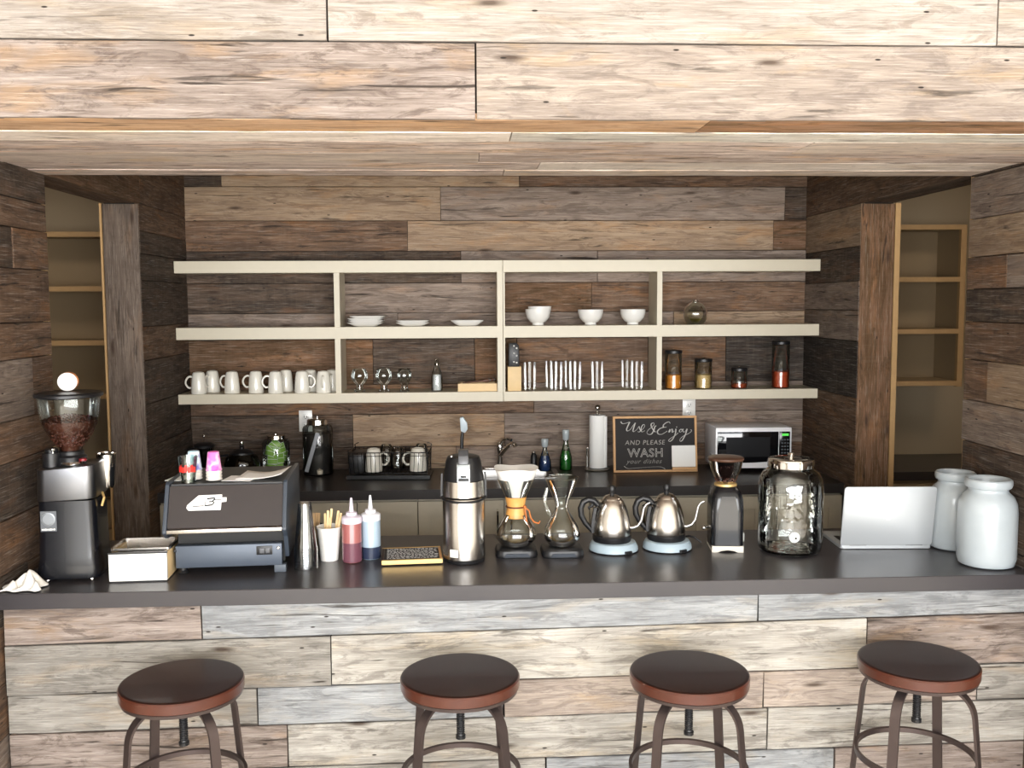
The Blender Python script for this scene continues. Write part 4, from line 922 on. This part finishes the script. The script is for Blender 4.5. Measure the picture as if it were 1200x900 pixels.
# three bulbous glasses and a cruet
for px, lb in ((421.5, 'bulbous stemmed glass nearest the mugs'), (450, 'bulbous stemmed glass in the middle of the three'), (474, 'slimmer stemmed glass nearest the glass cruet')):
    Y = 5.0; s = .9 if px > 460 else 1.05
    o = MB().lathe([(0, .002), (.028*s, .001), (.029*s, .004), (.018, .010), (.017, .034), (.026*s, .044), (.038*s, .062), (.041*s, .080), (.038*s, .100), (.031*s, .116), (.030*s, .117)], 36, caps=False).build('stem_glass', M['glass'], None)
    o.location = at_shelf(px, Y, ZL); tag(o, lb, 'glass', 'stemmed glasses on the lowest shelf')
o = thing('cruet', 'slim glass and metal cruet with a pointed stopper beside the wooden tray', 'bottle', at_shelf(512, 5.0, ZL))
MB().lathe([(0, .001), (.028, .001), (.030, .01), (.029, .07), (.022, .105), (.014, .125), (.013, .135)], 32, caps=False).build('body', M['glass2'], o)
MB().lathe([(.016, .133), (.017, .143), (.011, .152), (.008, .166), (0, .170)], 20).build('stopper', M['chrome'], o)
MB().lathe([(0, .004), (.022, .004), (.024, .085), (0, .087)], 24).build('salt_fill', mat('white_granules', 'D9D9D9', .8), o)
o = thing('wooden_tray', 'shallow pale wooden box tray on the lowest shelf left of the middle upright', 'tray', at_shelf(559.5, 5.0, ZL))
MB().bx(-.101, .101, -.055, -.045, 0, .040).bx(-.101, .101, .045, .055, 0, .040).bx(-.101, -.092, -.045, .045, 0, .040).bx(.092, .101, -.045, .045, 0, .040).bx(-.092, .092, -.045, .045, .001, .012).build('box', M['pale_wood'], o, False)
rk = random.Random(2)
SPL = ['dark wooden spoon along the front of the pale tray', 'metal spoon second from the front in the pale tray', 'dark wooden spoon third from the front in the pale tray', 'metal spoon along the back of the pale tray']
for k in range(4):
    s = MB().lathe([(0, 0), (.003, .002), (.0035, .10), (.009, .118), (.010, .13), (0, .142)], 12, sy=.5).build('spoon', M['darksteel'] if k % 2 else mat('dark_wood_spoon%d' % k, '5B3A28', .5), None)
    s.location = (o.location.x-.078+.012*k, 4.962+.025*k, ZL+.0425); s.rotation_euler = (0, math.radians(85), math.radians(rk.uniform(-2, 2)))
    tag(s, SPL[k], 'spoon', 'spoons in the wooden tray')
# knife block
kb = thing('knife_block', 'pale wooden knife block with black riveted handles by the middle upright', 'knife block', at_shelf(602.5, 4.99, ZL))
MB().bx(-.035, .035, -.045, .06, 0, .125, .002).build('block', M['pale_wood'], kb)
for i in range(3):
    for j in range(2):
        h = MB().box((.013, .020, .085), (0, 0, 0), None, .003).build('knife_handle', M['black'], kb); h.location = (-.022+.020*i, -.025+.045*j, .125+.043+.012*j)
        if i < 2 or j == 0:
            for q in (-.02, .005, .028): pass
for i, (dx, dz) in enumerate(((.010, .230), (.022, .218), (.010, .195), (.022, .183), (.010, .153), (.022, .148))):
    pass
for i in range(2):
    hh = kb.children[1+2*i+2] if False else None
rv = MB()
for x, z in ((-.002, .232), (.012, .220), (-.002, .194), (.012, .182), (-.002, .150), (.012, .146)): rv.ball(.0048, (x, -.0375, z))
MB().prism([(-.030, .122), (.026, .122), (.024, .235), (.008, .248), (-.028, .246)], -.036, -.012, 'y', .003).build('handle_cluster', M['black'], kb)
rv.build('rivets', M['white'], kb)
# tumblers
tum = [(621, 4.965, 'clear straight tumbler nearest the knife block'), (646, 5.06, 'clear tumbler behind, second group from the knife block'), (652, 4.965, 'clear tumbler in front, second group from the knife block'),
       (668.5, 5.06, 'clear tumbler behind, in the middle pair'), (674, 4.965, 'clear tumbler in front, in the middle pair'), (700, 4.98, 'clear tumbler standing alone right of the middle pair'), (735, 5.06, 'clear tumbler behind, in the pair nearest the divider'), (746.5, 4.965, 'clear tumbler in front, in the pair nearest the divider')]
tm = None
for px, Y, lb in tum:
    if tm is None:
        o = tm = MB().lathe([(0, .003), (.029, .003), (.030, .001), (.033, .143), (.0335, .147)], 36, caps=False).build('tumbler', M['glass3'], None)
    else: o = tm.copy(); COL.objects.link(o)
    o.location = at_shelf(px, Y, ZL); tag(o, lb, 'tumbler', 'clear tumblers on the lowest shelf')
# storage jars
def jar(px, r, h, fill, col, col2, label, seed):
    t = thing('storage_jar', label, 'jar', at_shelf(px, 4.985, ZL), 0, 'glass storage jars on the lowest shelf')
    MB().lathe([(0, .002), (r-.004, .001), (r, .006), (r, h-.012), (r-.004, h-.006)], 36, caps=False).build('glass', M['glass'], t)
    MB().lathe([(r-.003, h-.010), (r+.001, h-.008), (r+.001, h+.004), (r-.003, h+.008), (0, h+.009)], 36).build('lid', M['black'], t)
    MB().lathe([(.008, h+.0085), (.009, h+.011), (.004, h+.014), (0, h+.0145)], 20).build('lid_button', M['chrome'], t)
    m = mat('fill_'+col, col, .6, var=.35, vscale=120)
    MB().lathe([(0, .004), (r-.006, .004), (r-.004, .010), (r-.004, fill-.006), (r*.6, fill-.001), (0, fill)], 30).build('contents', m, t)['kind'] = 'stuff'
    beans_mesh(170, lambda q: (lambda a, z: ((r-.0045)*math.cos(a), (r-.0045)*math.sin(a), z))(q.uniform(0, 6.283), q.uniform(.008, fill-.003)), .0042, seed, mat('grain_'+col, col2, .5), t, 'grains')
jar(789, .044, .195, .078, 'D9862A', 'E79C3A', 'tall glass jar a third full of orange grain, left of the jars', 1)
jar(824, .045, .150, .078, 'C9A468', 'DCBD84', 'middling glass jar half full of pale cream seeds', 2)
jar(866, .042, .100, .028, '9A3F1C', 'B04F26', 'shortest glass jar with a little red brown grain', 3)
jar(914.5, .046, .238, .090, 'B4421D', 'C95A2C', 'tallest glass jar of red orange lentils at the right end', 4)

# ================================================================ BACK COUNTER
def back(px, Y, z=ZC): return (xat(px, Y, z+.05), Y, z)
# storage canisters
def canister(px, Y, r, h, label, dark):
    t = thing('glass_canister', label, 'canister', back(px, Y), 0, None)
    MB().lathe([(0, .001), (r-.003, .001), (r, .006), (r, h*.80), (r*.9, h*.86), (r*.62, h*.895)], 40, caps=False).build('glass', M['glass'], t)
    MB().lathe([(r*.64, h*.875), (r*.70, h*.885), (r*.68, h*.965), (r*.6, h*.98), (0, h*.985)], 32).build('lid', M['chrome'], t)
    MB().lathe([(.004, h*.975), (.0035, h*1.02), (.006, h*1.04), (0, h*1.055)], 14).build('knob', M['chrome'], t)
    if dark: MB().lathe([(0, .004), (r*.93, .006), (r*.93, h*.72), (0, h*.74)], 36).build('dark_contents', mat('dark_coffee', '1B1512', .7, var=.3, vscale=80), t)
    return t
c1 = canister(373, 5.02, .078, .295, 'tall dark glass canister with a metal lid left of the dish rack', True)
o = MB().box((.020, .004, .21), (0, 0, 0), None, .0015).build('scoop_strip', mat('grey_strip', '8D9094', .5), c1); o.location = (-.018, -.0815, .125); o.rotation_euler = (0, math.radians(17), 0)
MB().lathe([(.0, 0), (.014, .001), (.016, .02), (0, .028)], 20).build('wooden_ball', mat('pale_ball', 'C9C0AC', .5), c1); c1.children[-1].location = (.020, -.0825, .012)
c2 = canister(324, 5.00, .070, .215, 'glass canister with a metal lid, full of green tea packets', False)
TPL = ['upper left in the canister', 'topmost, tilted like a diamond', 'left in the middle of the canister', 'right in the middle of the canister', 'upper right, tilted away', 'at the right edge of the canister', 'at the lower left of the canister', 'at the bottom of the canister']
gt = mat('green_tea_wrapper', '7DA83E', .6); gw = M['paper']; rg = random.Random(12)
for k, (dx, dz, a) in enumerate(((-.030, .095, .25), (.0, .125, .75), (-.020, .050, .05), (.022, .055, -.08), (.030, .105, -.35), (.040, .07, .2), (-.038, .02, .1), (.008, .022, -.15))):
    p = MB().box((.052, .003, .052), (0, 0, 0), None, .001, 1).build('tea_packet', gt, None)
    f = MB().tube([(-.025, -.0022, -.025), (.025, -.0022, -.025), (.025, -.0022, .025), (-.025, -.0022, .025)], .0015, 4, True).tube([(-.025, -.0022, 0), (.025, -.0022, 0)], .0012, 4).build('border', gw, p)
    p.location = (c2.location.x+dx*.8, 4.972+.006*k, ZC+.035+dz); p.rotation_euler = (math.radians(-6), a, math.radians(rg.uniform(-15, 15)))
    tag(p, 'green tea packet with a white border, %s' % TPL[k], 'tea packet', 'green tea packets in the glass canister')
t = thing('glass_teapot', 'dark round glass pot with a chrome topped lid left of the tea canister', 'teapot', back(284, 4.98))
MB().lathe([(0, .002), (.06, .002), (.085, .03), (.092, .065), (.080, .10), (.055, .12)], 40, caps=False).build('pot', glass('smoked_glass', '6A6660', 1.3), t)
MB().lathe([(.06, .116), (.058, .125), (.035, .138), (.012, .142), (.010, .15), (.014, .158), (0, .165)], 32).build('lid', M['black'], t)
MB().lathe([(.008, .160), (.011, .172), (.008, .182), (0, .184)], 18).build('lid_knob', M['chrome'], t)
MB().tube([(-.07, 0, .11), (-.115, 0, .105), (-.12, 0, .06), (-.088, 0, .04)], .007, 8).build('handle', M['black'], t)
MB().lathe([(0, .004), (.058, .005), (.080, .03), (.086, .06), (0, .06)], 32).build('tea', mat('dark_tea', '150F0C', .15), t)
t = thing('french_press', 'black french press with a thin steel plunger rod in the dark left corner', 'french press', back(240, 5.0))
MB().lathe([(0, .0), (.048, .0), (.05, .004), (.05, .15), (.052, .155)], 36, caps=False).build('beaker', glass('smoked_beaker', '4A4745', 1.3), t)
MB().lathe([(.053, .15), (.054, .162), (.035, .172), (0, .174)], 32).build('lid', M['black'], t)
MB().cyl(.0022, .17, .205, 10).ball(.008, (0, 0, .208)).build('plunger', M['chrome'], t)
MB().tube([(-.05, 0, .145), (-.085, 0, .14), (-.09, 0, .05), (-.05, 0, .035)], .006, 8).build('handle', M['black'], t)
MB().lathe([(.0505, .01), (.0525, .012), (.0525, .022), (.0505, .024)], 36, caps=False).build('band', M['chrome'], t)
# the brown bottle-stopper and cork seen beside the pot
o = thing('spice_tin', 'small tan tin with a wooden lid on the back counter by the dark pot', 'tin', back(268, 4.90)); MB().lathe([(0, 0), (.02, 0), (.021, .002), (.021, .04), (0, .041)], 24).build('body', M['pale_wood'], o); MB().lathe([(.022, .04), (.022, .05), (0, .052)], 24).build('lid', M['gold'], o)

# dish rack
rk_ = thing('dish_rack', 'black wire dish rack on a dark tray on the back counter', 'dish rack', back(458, 4.93), math.radians(-3))
hw, hd = .200, .105
MB().bx(-hw-.01, hw+.01, -hd-.01, hd+.01, 0, .012, .004).bx(-hw-.01, hw+.01, -hd-.012, -hd-.006, .004, .022).build('drip_tray', M['black'], rk_)
b = MB(); wire = mat('black_chrome_wire', '3C3A3A', .25, .9)
def loop(z, k=1., w=.0022):
    b.tube([(x*k, y*k, z) for x, y in [(-hw, -hd), (hw, -hd), (hw, hd), (-hw, hd)]], w, 6, True)
loop(.135); loop(.118, 1., .0016); loop(.030, .96)
for k in range(19):
    x = -hw*.96+k*hw*1.92/18
    b.tube([(x*1.04, -hd, .135), (x, -hd*.96, .03), (x, hd*.96, .03), (x*1.04, hd, .135)], .0014, 5)
for k in range(7):
    y = -hd*.9+k*hd*1.8/6; b.tube([(-hw, y, .135), (-hw*.96, y, .03), (hw*.96, y, .03), (hw, y, .135)], .0014, 5)
for x in (-hw, hw):
    for y in (-hd, hd): b.tube([(x*.98, y*.96, .012), (x*.98, y*.96, .06), (x, y, .150), (x*.9, y, .158)], .0026, 6)
b.build('wires', wire, rk_)
MB().bx(-hw+.004, -hw+.075, -hd+.006, hd-.01, .033, .125, .004).build('utensil_caddy', M['black'], rk_)
for s in (-1, 1): MB().ball(.006, (s*hw*.99, -hd-.004, .006)).build('foot', M['chrome'], rk_)
m1 = dup(mug, 'cream mug upturned in the left half of the dish rack', (xat(438, 4.88, .98), 4.885, ZC+.034), math.radians(180)); m1.scale = (1.15, 1.15, 1.12); m1['group'] = 'mugs in the dish rack'
m2 = dup(mug, 'cream mug upturned at the right end of the dish rack', (xat(490, 4.88, .98), 4.885, ZC+.034), math.radians(0)); m2.scale = (1.15, 1.15, 1.12); m2['group'] = 'mugs in the dish rack'
for px, Y, lb in ((453, 5.0, 'upturned drinking glass behind the left mug in the rack'), (466, 4.925, 'upturned drinking glass between the two mugs in the rack'), (494, 5.0, 'upturned drinking glass behind the right mug in the rack')):
    o = MB().lathe([(.034, 0), (.036, .003), (.037, .06), (.030, .110), (.022, .122), (0, .124)], 32, caps=False).build('drinking_glass', M['glass2'], None); o.location = (xat(px, Y, 1.0), Y, ZC+.034); tag(o, lb, 'glass', 'drinking glasses in the dish rack')
# dish brush in its holder, behind the airpot
db = thing('dish_brush', 'clear and white dish brush with its dark handle down behind the airpot', 'brush', (xat(540, 4.98, 1.1), 4.98, ZC))
MB().lathe([(.03, 0), (.032, .004), (.028, .10), (.026, .10), (.0, .004)], 28, caps=False).build('holder', M['black'], db)
MB().tube([(0, 0, .02), (.004, 0, .12), (.006, 0, .19), (.010, 0, .225)], [.010, .010, .009, .007], 10).build('handle', M['black'], db)
MB().prism([(.000, .222), (.022, .212), (.036, .232), (.034, .262), (.012, .298), (-.004, .290)], -.018, .018, 'y', .003).build('brush_head', mat('pale_blue_plastic', 'C9D6DE', .3), db)
# sink and faucet
sk = thing('sink', 'stainless steel sink set into the black back counter', 'sink', ((SX0+SX1)/2, (SY0+SY1)/2, ZC)); a, bb_ = (SX1-SX0)/2, (SY1-SY0)/2
b = MB(); O1 = rrect(a+.014, bb_+.014, .03); O2 = rrect(a-.010, bb_-.010, .04); O3 = rrect(a-.03, bb_-.025, .05)
R1 = [[b.bm.verts.new((x, y, z)) for x, y in O] for O, z in ((O1, .0005), (O1, .004), (O2, .003), (O3, -.14))]
for P_, Q_ in zip(R1, R1[1:]):
    for i in range(len(P_)): b.bm.faces.new((P_[i], P_[(i+1) % len(P_)], Q_[(i+1) % len(P_)], Q_[i]))
b.bm.faces.new(R1[-1]); b.build('basin', M['brushed'], sk)
MB().lathe([(0, .0), (.03, .0), (.034, .002), (.03, .003), (0, .001)], 28, (0, 0, -.140)).build('drain', M['chrome'], sk)
fa = thing('faucet', 'chrome single lever faucet behind the sink', 'faucet', (xat(586, 5.09, .93), 5.098, ZC))
MB().bx(-.085, .085, -.026, .026, .0008, .008, .003).build('deck_plate', M['chrome'], fa)
MB().lathe([(.026, .008), (.024, .018), (.016, .026), (.014, .085), (.017, .095), (.020, .120), (.014, .145), (0, .150)], 28).build('body', M['chrome'], fa)
MB().tube([(.0, -.01, .13), (.02, -.012, .158), (.045, -.03, .165), (.060, -.05, .160)], [.010, .010, .009, .008], 12).build('lever', M['chrome'], fa)
MB().tube([(.004, -.01, .075), (.020, -.03, .10), (.045, -.07, .135), (.062, -.10, .150), (.072, -.115, .150), (.078, -.12, .135)], [.012, .012, .0115, .011, .011, .012], 12).build('spout', M['chrome'], fa)
# soaps
def flask(px, Y, col, h, label, r=.034):
    t = thing('soap_bottle', label, 'bottle', back(px, Y))
    MB().lathe([(0, .001), (r-.004, .0), (r, .008), (r*.95, h*.32), (r*.55, h*.55), (.012, h*.66), (.012, h*.76)], 32, caps=False).build('glass', glass('soap_glass_'+col, 'E6EFEA', 1.3), t)
    MB().lathe([(0, .003), (r-.005, .003), (r-.002, .009), (r*.92, h*.30), (r*.62, h*.48), (0, h*.48)], 30).build('soap', mat('soap_'+col, col, .12, trans=.35, coat=.5), t)
    MB().lathe([(.013, h*.74), (.017, h*.77), (.019, h*.97), (.016, h), (0, h)], 24, caps=False).build('cap', mat('cap_grey_'+col, 'A9B2B6', .25, coat=.4), t)
    return t
flask(638.5, 5.02, '2F4F93', .170, 'blue soap in a conical clear bottle behind the sink')
flask(663, 5.04, '1F8A2A', .215, 'green soap in a tall conical clear bottle behind the sink')
o = thing('scrubber', 'small black sponge holder right behind the sink', 'sponge holder', back(625.5, 5.05)); MB().lathe([(0, 0), (.018, 0), (.019, .004), (.017, .075), (.009, .09), (0, .094)], 24).build('body', M['black'], o); MB().lathe([(.008, .09), (.009, .10), (0, .102)], 16).build('cap', M['chrome'], o)
# paper towel
pt = thing('paper_towel_holder', 'steel paper towel stand with a round ball top beside the chalk sign', 'holder', back(700, 5.03))
MB().lathe([(0, 0), (.066, 0), (.068, .003), (.064, .008), (0, .010)], 40).build('base', M['brushed'], pt)
MB().cyl(.006, .008, .320, 14).build('post', M['chrome'], pt); MB().ball(.016, (0, 0, .330)).build('ball_top', M['chrome'], pt)
MB().cyl(.0045, .008, .115, 12, (-.056, -.015, 0)).ball(.007, (-.056, -.015, .118)).build('side_rod', M['chrome'], pt)
o = MB().lathe([(.018, 0), (.042, .0), (.043, .003), (.043, .277), (.042, .28), (.018, .28), (.018, 0)], 40, caps=False).tube([(.030, -.034, .14), (.037, -.037, .14), (.046, -.030, .14)], 0, flat=(.27, .0008, (0, 0, 1))).build('paper_roll', M['paper'], None)
o.location = pt.location+Vector((0, 0, .0115)); tag(o, 'roll of white paper towel on the steel stand', 'paper roll')
# outlets
for px, z, lb in ((807, 1.222, 'white wall outlet above the chalk sign'), (358.5, 1.178, 'white wall outlet behind the tall dark canister')):
    t = thing('wall_outlet', lb, 'outlet', (xat(px, YB, z), YB-.0045, z))
    MB().bx(-.035, .035, -.005, .0, -.057, .057, .002).build('cover_plate', M['white'], t)
    for dz in (-.022, .022):
        s = MB().bx(-.017, .017, -.008, -.005, dz-.014, dz+.014, .003).build('socket', M['white'], t)
        MB().bx(-.008, -.0055, -.0086, -.0078, dz-.004, dz+.006).bx(.0055, .008, -.0086, -.0078, dz-.004, dz+.006).cyl(.0025, 0, .001, 8, (0, -.0078, dz-.009), rot=(math.radians(90), 0, 0)).build('slots', M['dark'], s)
# ---------------------------------------------------------------- chalk sign
SW, SH = .440, .292
sg = thing('chalk_sign', 'framed chalkboard sign with white lettering leaning in front of the wall', 'sign', (xat(768, 4.93, 1.0), 4.925, ZC+.001), 0)
bd = MB().bx(-SW/2+.006, SW/2-.006, -.005, .005, .006, SH-.006).build('board', M['chalk'], sg, False)
for o_ in (bd,): o_.rotation_euler = (math.radians(-7), 0, 0)
for q in ((-SW/2, SW/2, 0, .012), (-SW/2, SW/2, SH-.012, SH), (-SW/2, -SW/2+.012, .012, SH-.012), (SW/2-.012, SW/2, .012, SH-.012)):
    r_ = MB().bx(q[0], q[1], -.010, .010, q[2], q[3], .0015, 1).build('frame_rail', M['frame'], sg); r_.rotation_euler = (math.radians(-7), 0, 0)
lg = MB().bx(-.012, .012, 0, .008, 0, .27).build('easel_leg', M['frame'], sg); lg.location = (0, .085, .0); lg.rotation_euler = (math.radians(9), 0, 0)
def S(px, py, d=-.0056): return ((px-592)/1085*SW, d, (795-py)/695*SH)
b = MB()
def stroke(pts, w):
    P = [Vector(S(*p)) for p in pts]; Q = []
    for i in range(len(P)-1):
        a, b_, c, d = P[max(0, i-1)], P[i], P[i+1], P[min(len(P)-1, i+2)]
        for k in range(4): t = k/4; Q.append(.5*((2*b_)+(c-a)*t+(2*a-5*b_+4*c-d)*t*t+(3*b_-a-3*c+d)*t**3))
    Q.append(P[-1]); n = len(Q); b = MB()
    rad = []
    for i in range(n):
        dv = (Q[min(n-1, i+1)]-Q[max(0, i-1)]); down = max(0, -dv.z)/(dv.length+1e-9); rad.append(w*(.55+.75*down))
    b.tube(Q, rad, 6).build('chalk_stroke', M['chalkline'], bd)
W_ = .0024
stroke([(152, 165), (172, 190), (215, 186), (268, 172)], W_); stroke([(268, 172), (245, 215), (225, 262), (238, 282), (275, 262), (310, 215), (340, 182)], W_); stroke([(340, 182), (322, 230), (306, 280), (318, 292)], W_)
stroke([(318, 292), (355, 268), (385, 228), (392, 250), (405, 278), (388, 296), (368, 290)], W_*.8)
stroke([(405, 285), (440, 255), (462, 220), (448, 203), (424, 225), (412, 265), (425, 296), (462, 280)], W_*.8)
stroke([(612, 222), (592, 232), (578, 275), (548, 322), (508, 328), (488, 305), (508, 270), (552, 238), (582, 208), (575, 186), (548, 196), (545, 225), (572, 275), (598, 300)], W_)
stroke([(790, 196), (778, 176), (738, 186), (702, 215), (706, 240), (742, 240)], W_); stroke([(706, 242), (655, 258), (624, 292), (636, 324), (686, 326), (752, 288)], W_)
stroke([(765, 308), (786, 262), (780, 306), (804, 268), (820, 270), (816, 306), (846, 288)], W_*.8)
stroke([(864, 262), (856, 322), (822, 388), (786, 417), (766, 406), (796, 378), (862, 340), (892, 312)], W_); stroke([(874, 236), (876, 244)], W_)
stroke([(934, 266), (912, 280), (910, 300), (930, 302), (944, 282), (932, 268), (952, 276)], W_*.8)
stroke([(958, 264), (954, 292), (974, 304), (1004, 272)], W_*.8); stroke([(1010, 264), (988, 330), (948, 402), (920, 418), (914, 396), (954, 356), (1030, 322), (1068, 290), (1054, 274)], W_)
stroke([(185, 715), (230, 745), (330, 742), (520, 732), (640, 730), (690, 742), (718, 762)], W_*.5)
R90 = (math.radians(90), 0, 0)
text_mesh('chalk_lettering', 'AND PLEASE', .034, mat('faint_chalk', 'A8A39E', .95), bd, S(458, 430), R90, shear=.15, space=1.12)
text_mesh('chalk_lettering', 'WASH', .062, M['chalkline'], bd, S(465, 560), R90, outline=.0013, space=1.08)
text_mesh('chalk_lettering', 'your dishes', .034, mat('faint_chalk_2', '8F8B87', .95), bd, S(440, 662), R90, shear=.45, space=1.15)
cdp = MB().bx(-.0625, .0625, -.0125, -.0055, 0, .112, .004).build('white_card', M['paper'], bd); cdp.location = (S(957, 735)[0], 0, S(957, 735)[2])
MB().bx(S(800, 0)[0], S(1108, 0)[0], -.030, -.0055, S(0, 765)[2], S(0, 737)[2], .001).build('ledge', M['frame'], bd)
# ---------------------------------------------------------------- microwave
x0, x1 = xat(838.5, 4.88, 1.0), xat(927, 4.88, 1.0); ww = x1-x0
mw = thing('microwave', 'small white microwave with a black door in the right corner of the back counter', 'microwave', ((x0+x1)/2, 4.882, ZC), math.radians(-1.5)); h2 = ww/2; Z0, Z1 = .022, .235
pl = mat('white_appliance', 'EDEDF1', .3, coat=.2)
MB().bx(-h2, h2, .012, .245, Z0, Z1, .006).build('case', pl, mw)
fr_ = MB().prism([(x, z) for x, z in ((-h2, Z0), (h2, Z0), (h2, Z1), (-h2, Z1))], -.004, .0125, 'y', .005).build('front_bezel', mat('white_bezel', 'F8F8FA', .25, coat=.3), mw)
sp_ = h2-.068
dr = MB().prism([(-h2+.009, Z0+.034), (-h2+.02, Z0+.028), (0, Z0+.030), (sp_-.002, Z0+.036), (sp_-.002, Z1-.022), (-h2+.009, Z1-.022)], -.0075, -.003, 'y', .001).build('door', mat('black_glass_door', '101013', .08, coat=.5), mw)
MB().bx(-h2+.055, sp_-.045, -.0085, -.0074, Z0+.06, Z1-.05, .0002, 1).build('door_window', mat('door_window', '1A1B1E', .25), dr)
cp = MB().prism([(sp_+.002, Z0+.037), (h2-.02, Z0+.042), (h2-.010, Z0+.052), (h2-.010, Z1-.022), (sp_+.002, Z1-.022)], -.0075, -.003, 'y', .001).build('control_panel', mat('black_panel', '141417', .15), mw)
MB().bx(sp_+.016, h2-.018, -.0085, -.0074, Z1-.044, Z1-.032).build('display', mat('green_display', '3E9E3A', .4, emit=1.2), cp)
b = MB()
for r_ in range(6):
    for c_ in range(3): b.bx(sp_+.013+c_*.0145, sp_+.022+c_*.0145, -.0083, -.0074, Z1-.068-r_*.017, Z1-.061-r_*.017)
b.build('buttons', mat('grey_button', '5A5F63', .5), cp)
b = MB()
for k in range(7): b.box((.0012, .006, .034), (-h2-.0003, .04+k*.012, Z0+.045))
b.build('side_vents', mat('vent_grey', '8B8C92', .6), mw)
for sx in (-1, 1):
    for sy in (.03, .21): MB().cyl(.012, 0, .0225, 14, (sx*(h2-.03), sy, 0)).build('foot', M['black'], mw)
# small wooden dish on the right desk
o = tag(MB().lathe([(0, .001), (.035, .0), (.05, .012), (.048, .016), (0, .008)], 28, caps=False).build('wooden_dish', M['frame'], None), 'small pale wooden dish on the dark desk in the right opening', 'dish'); o.location = (xat(1034, 5.1, .93), 5.1, ZC+.001)
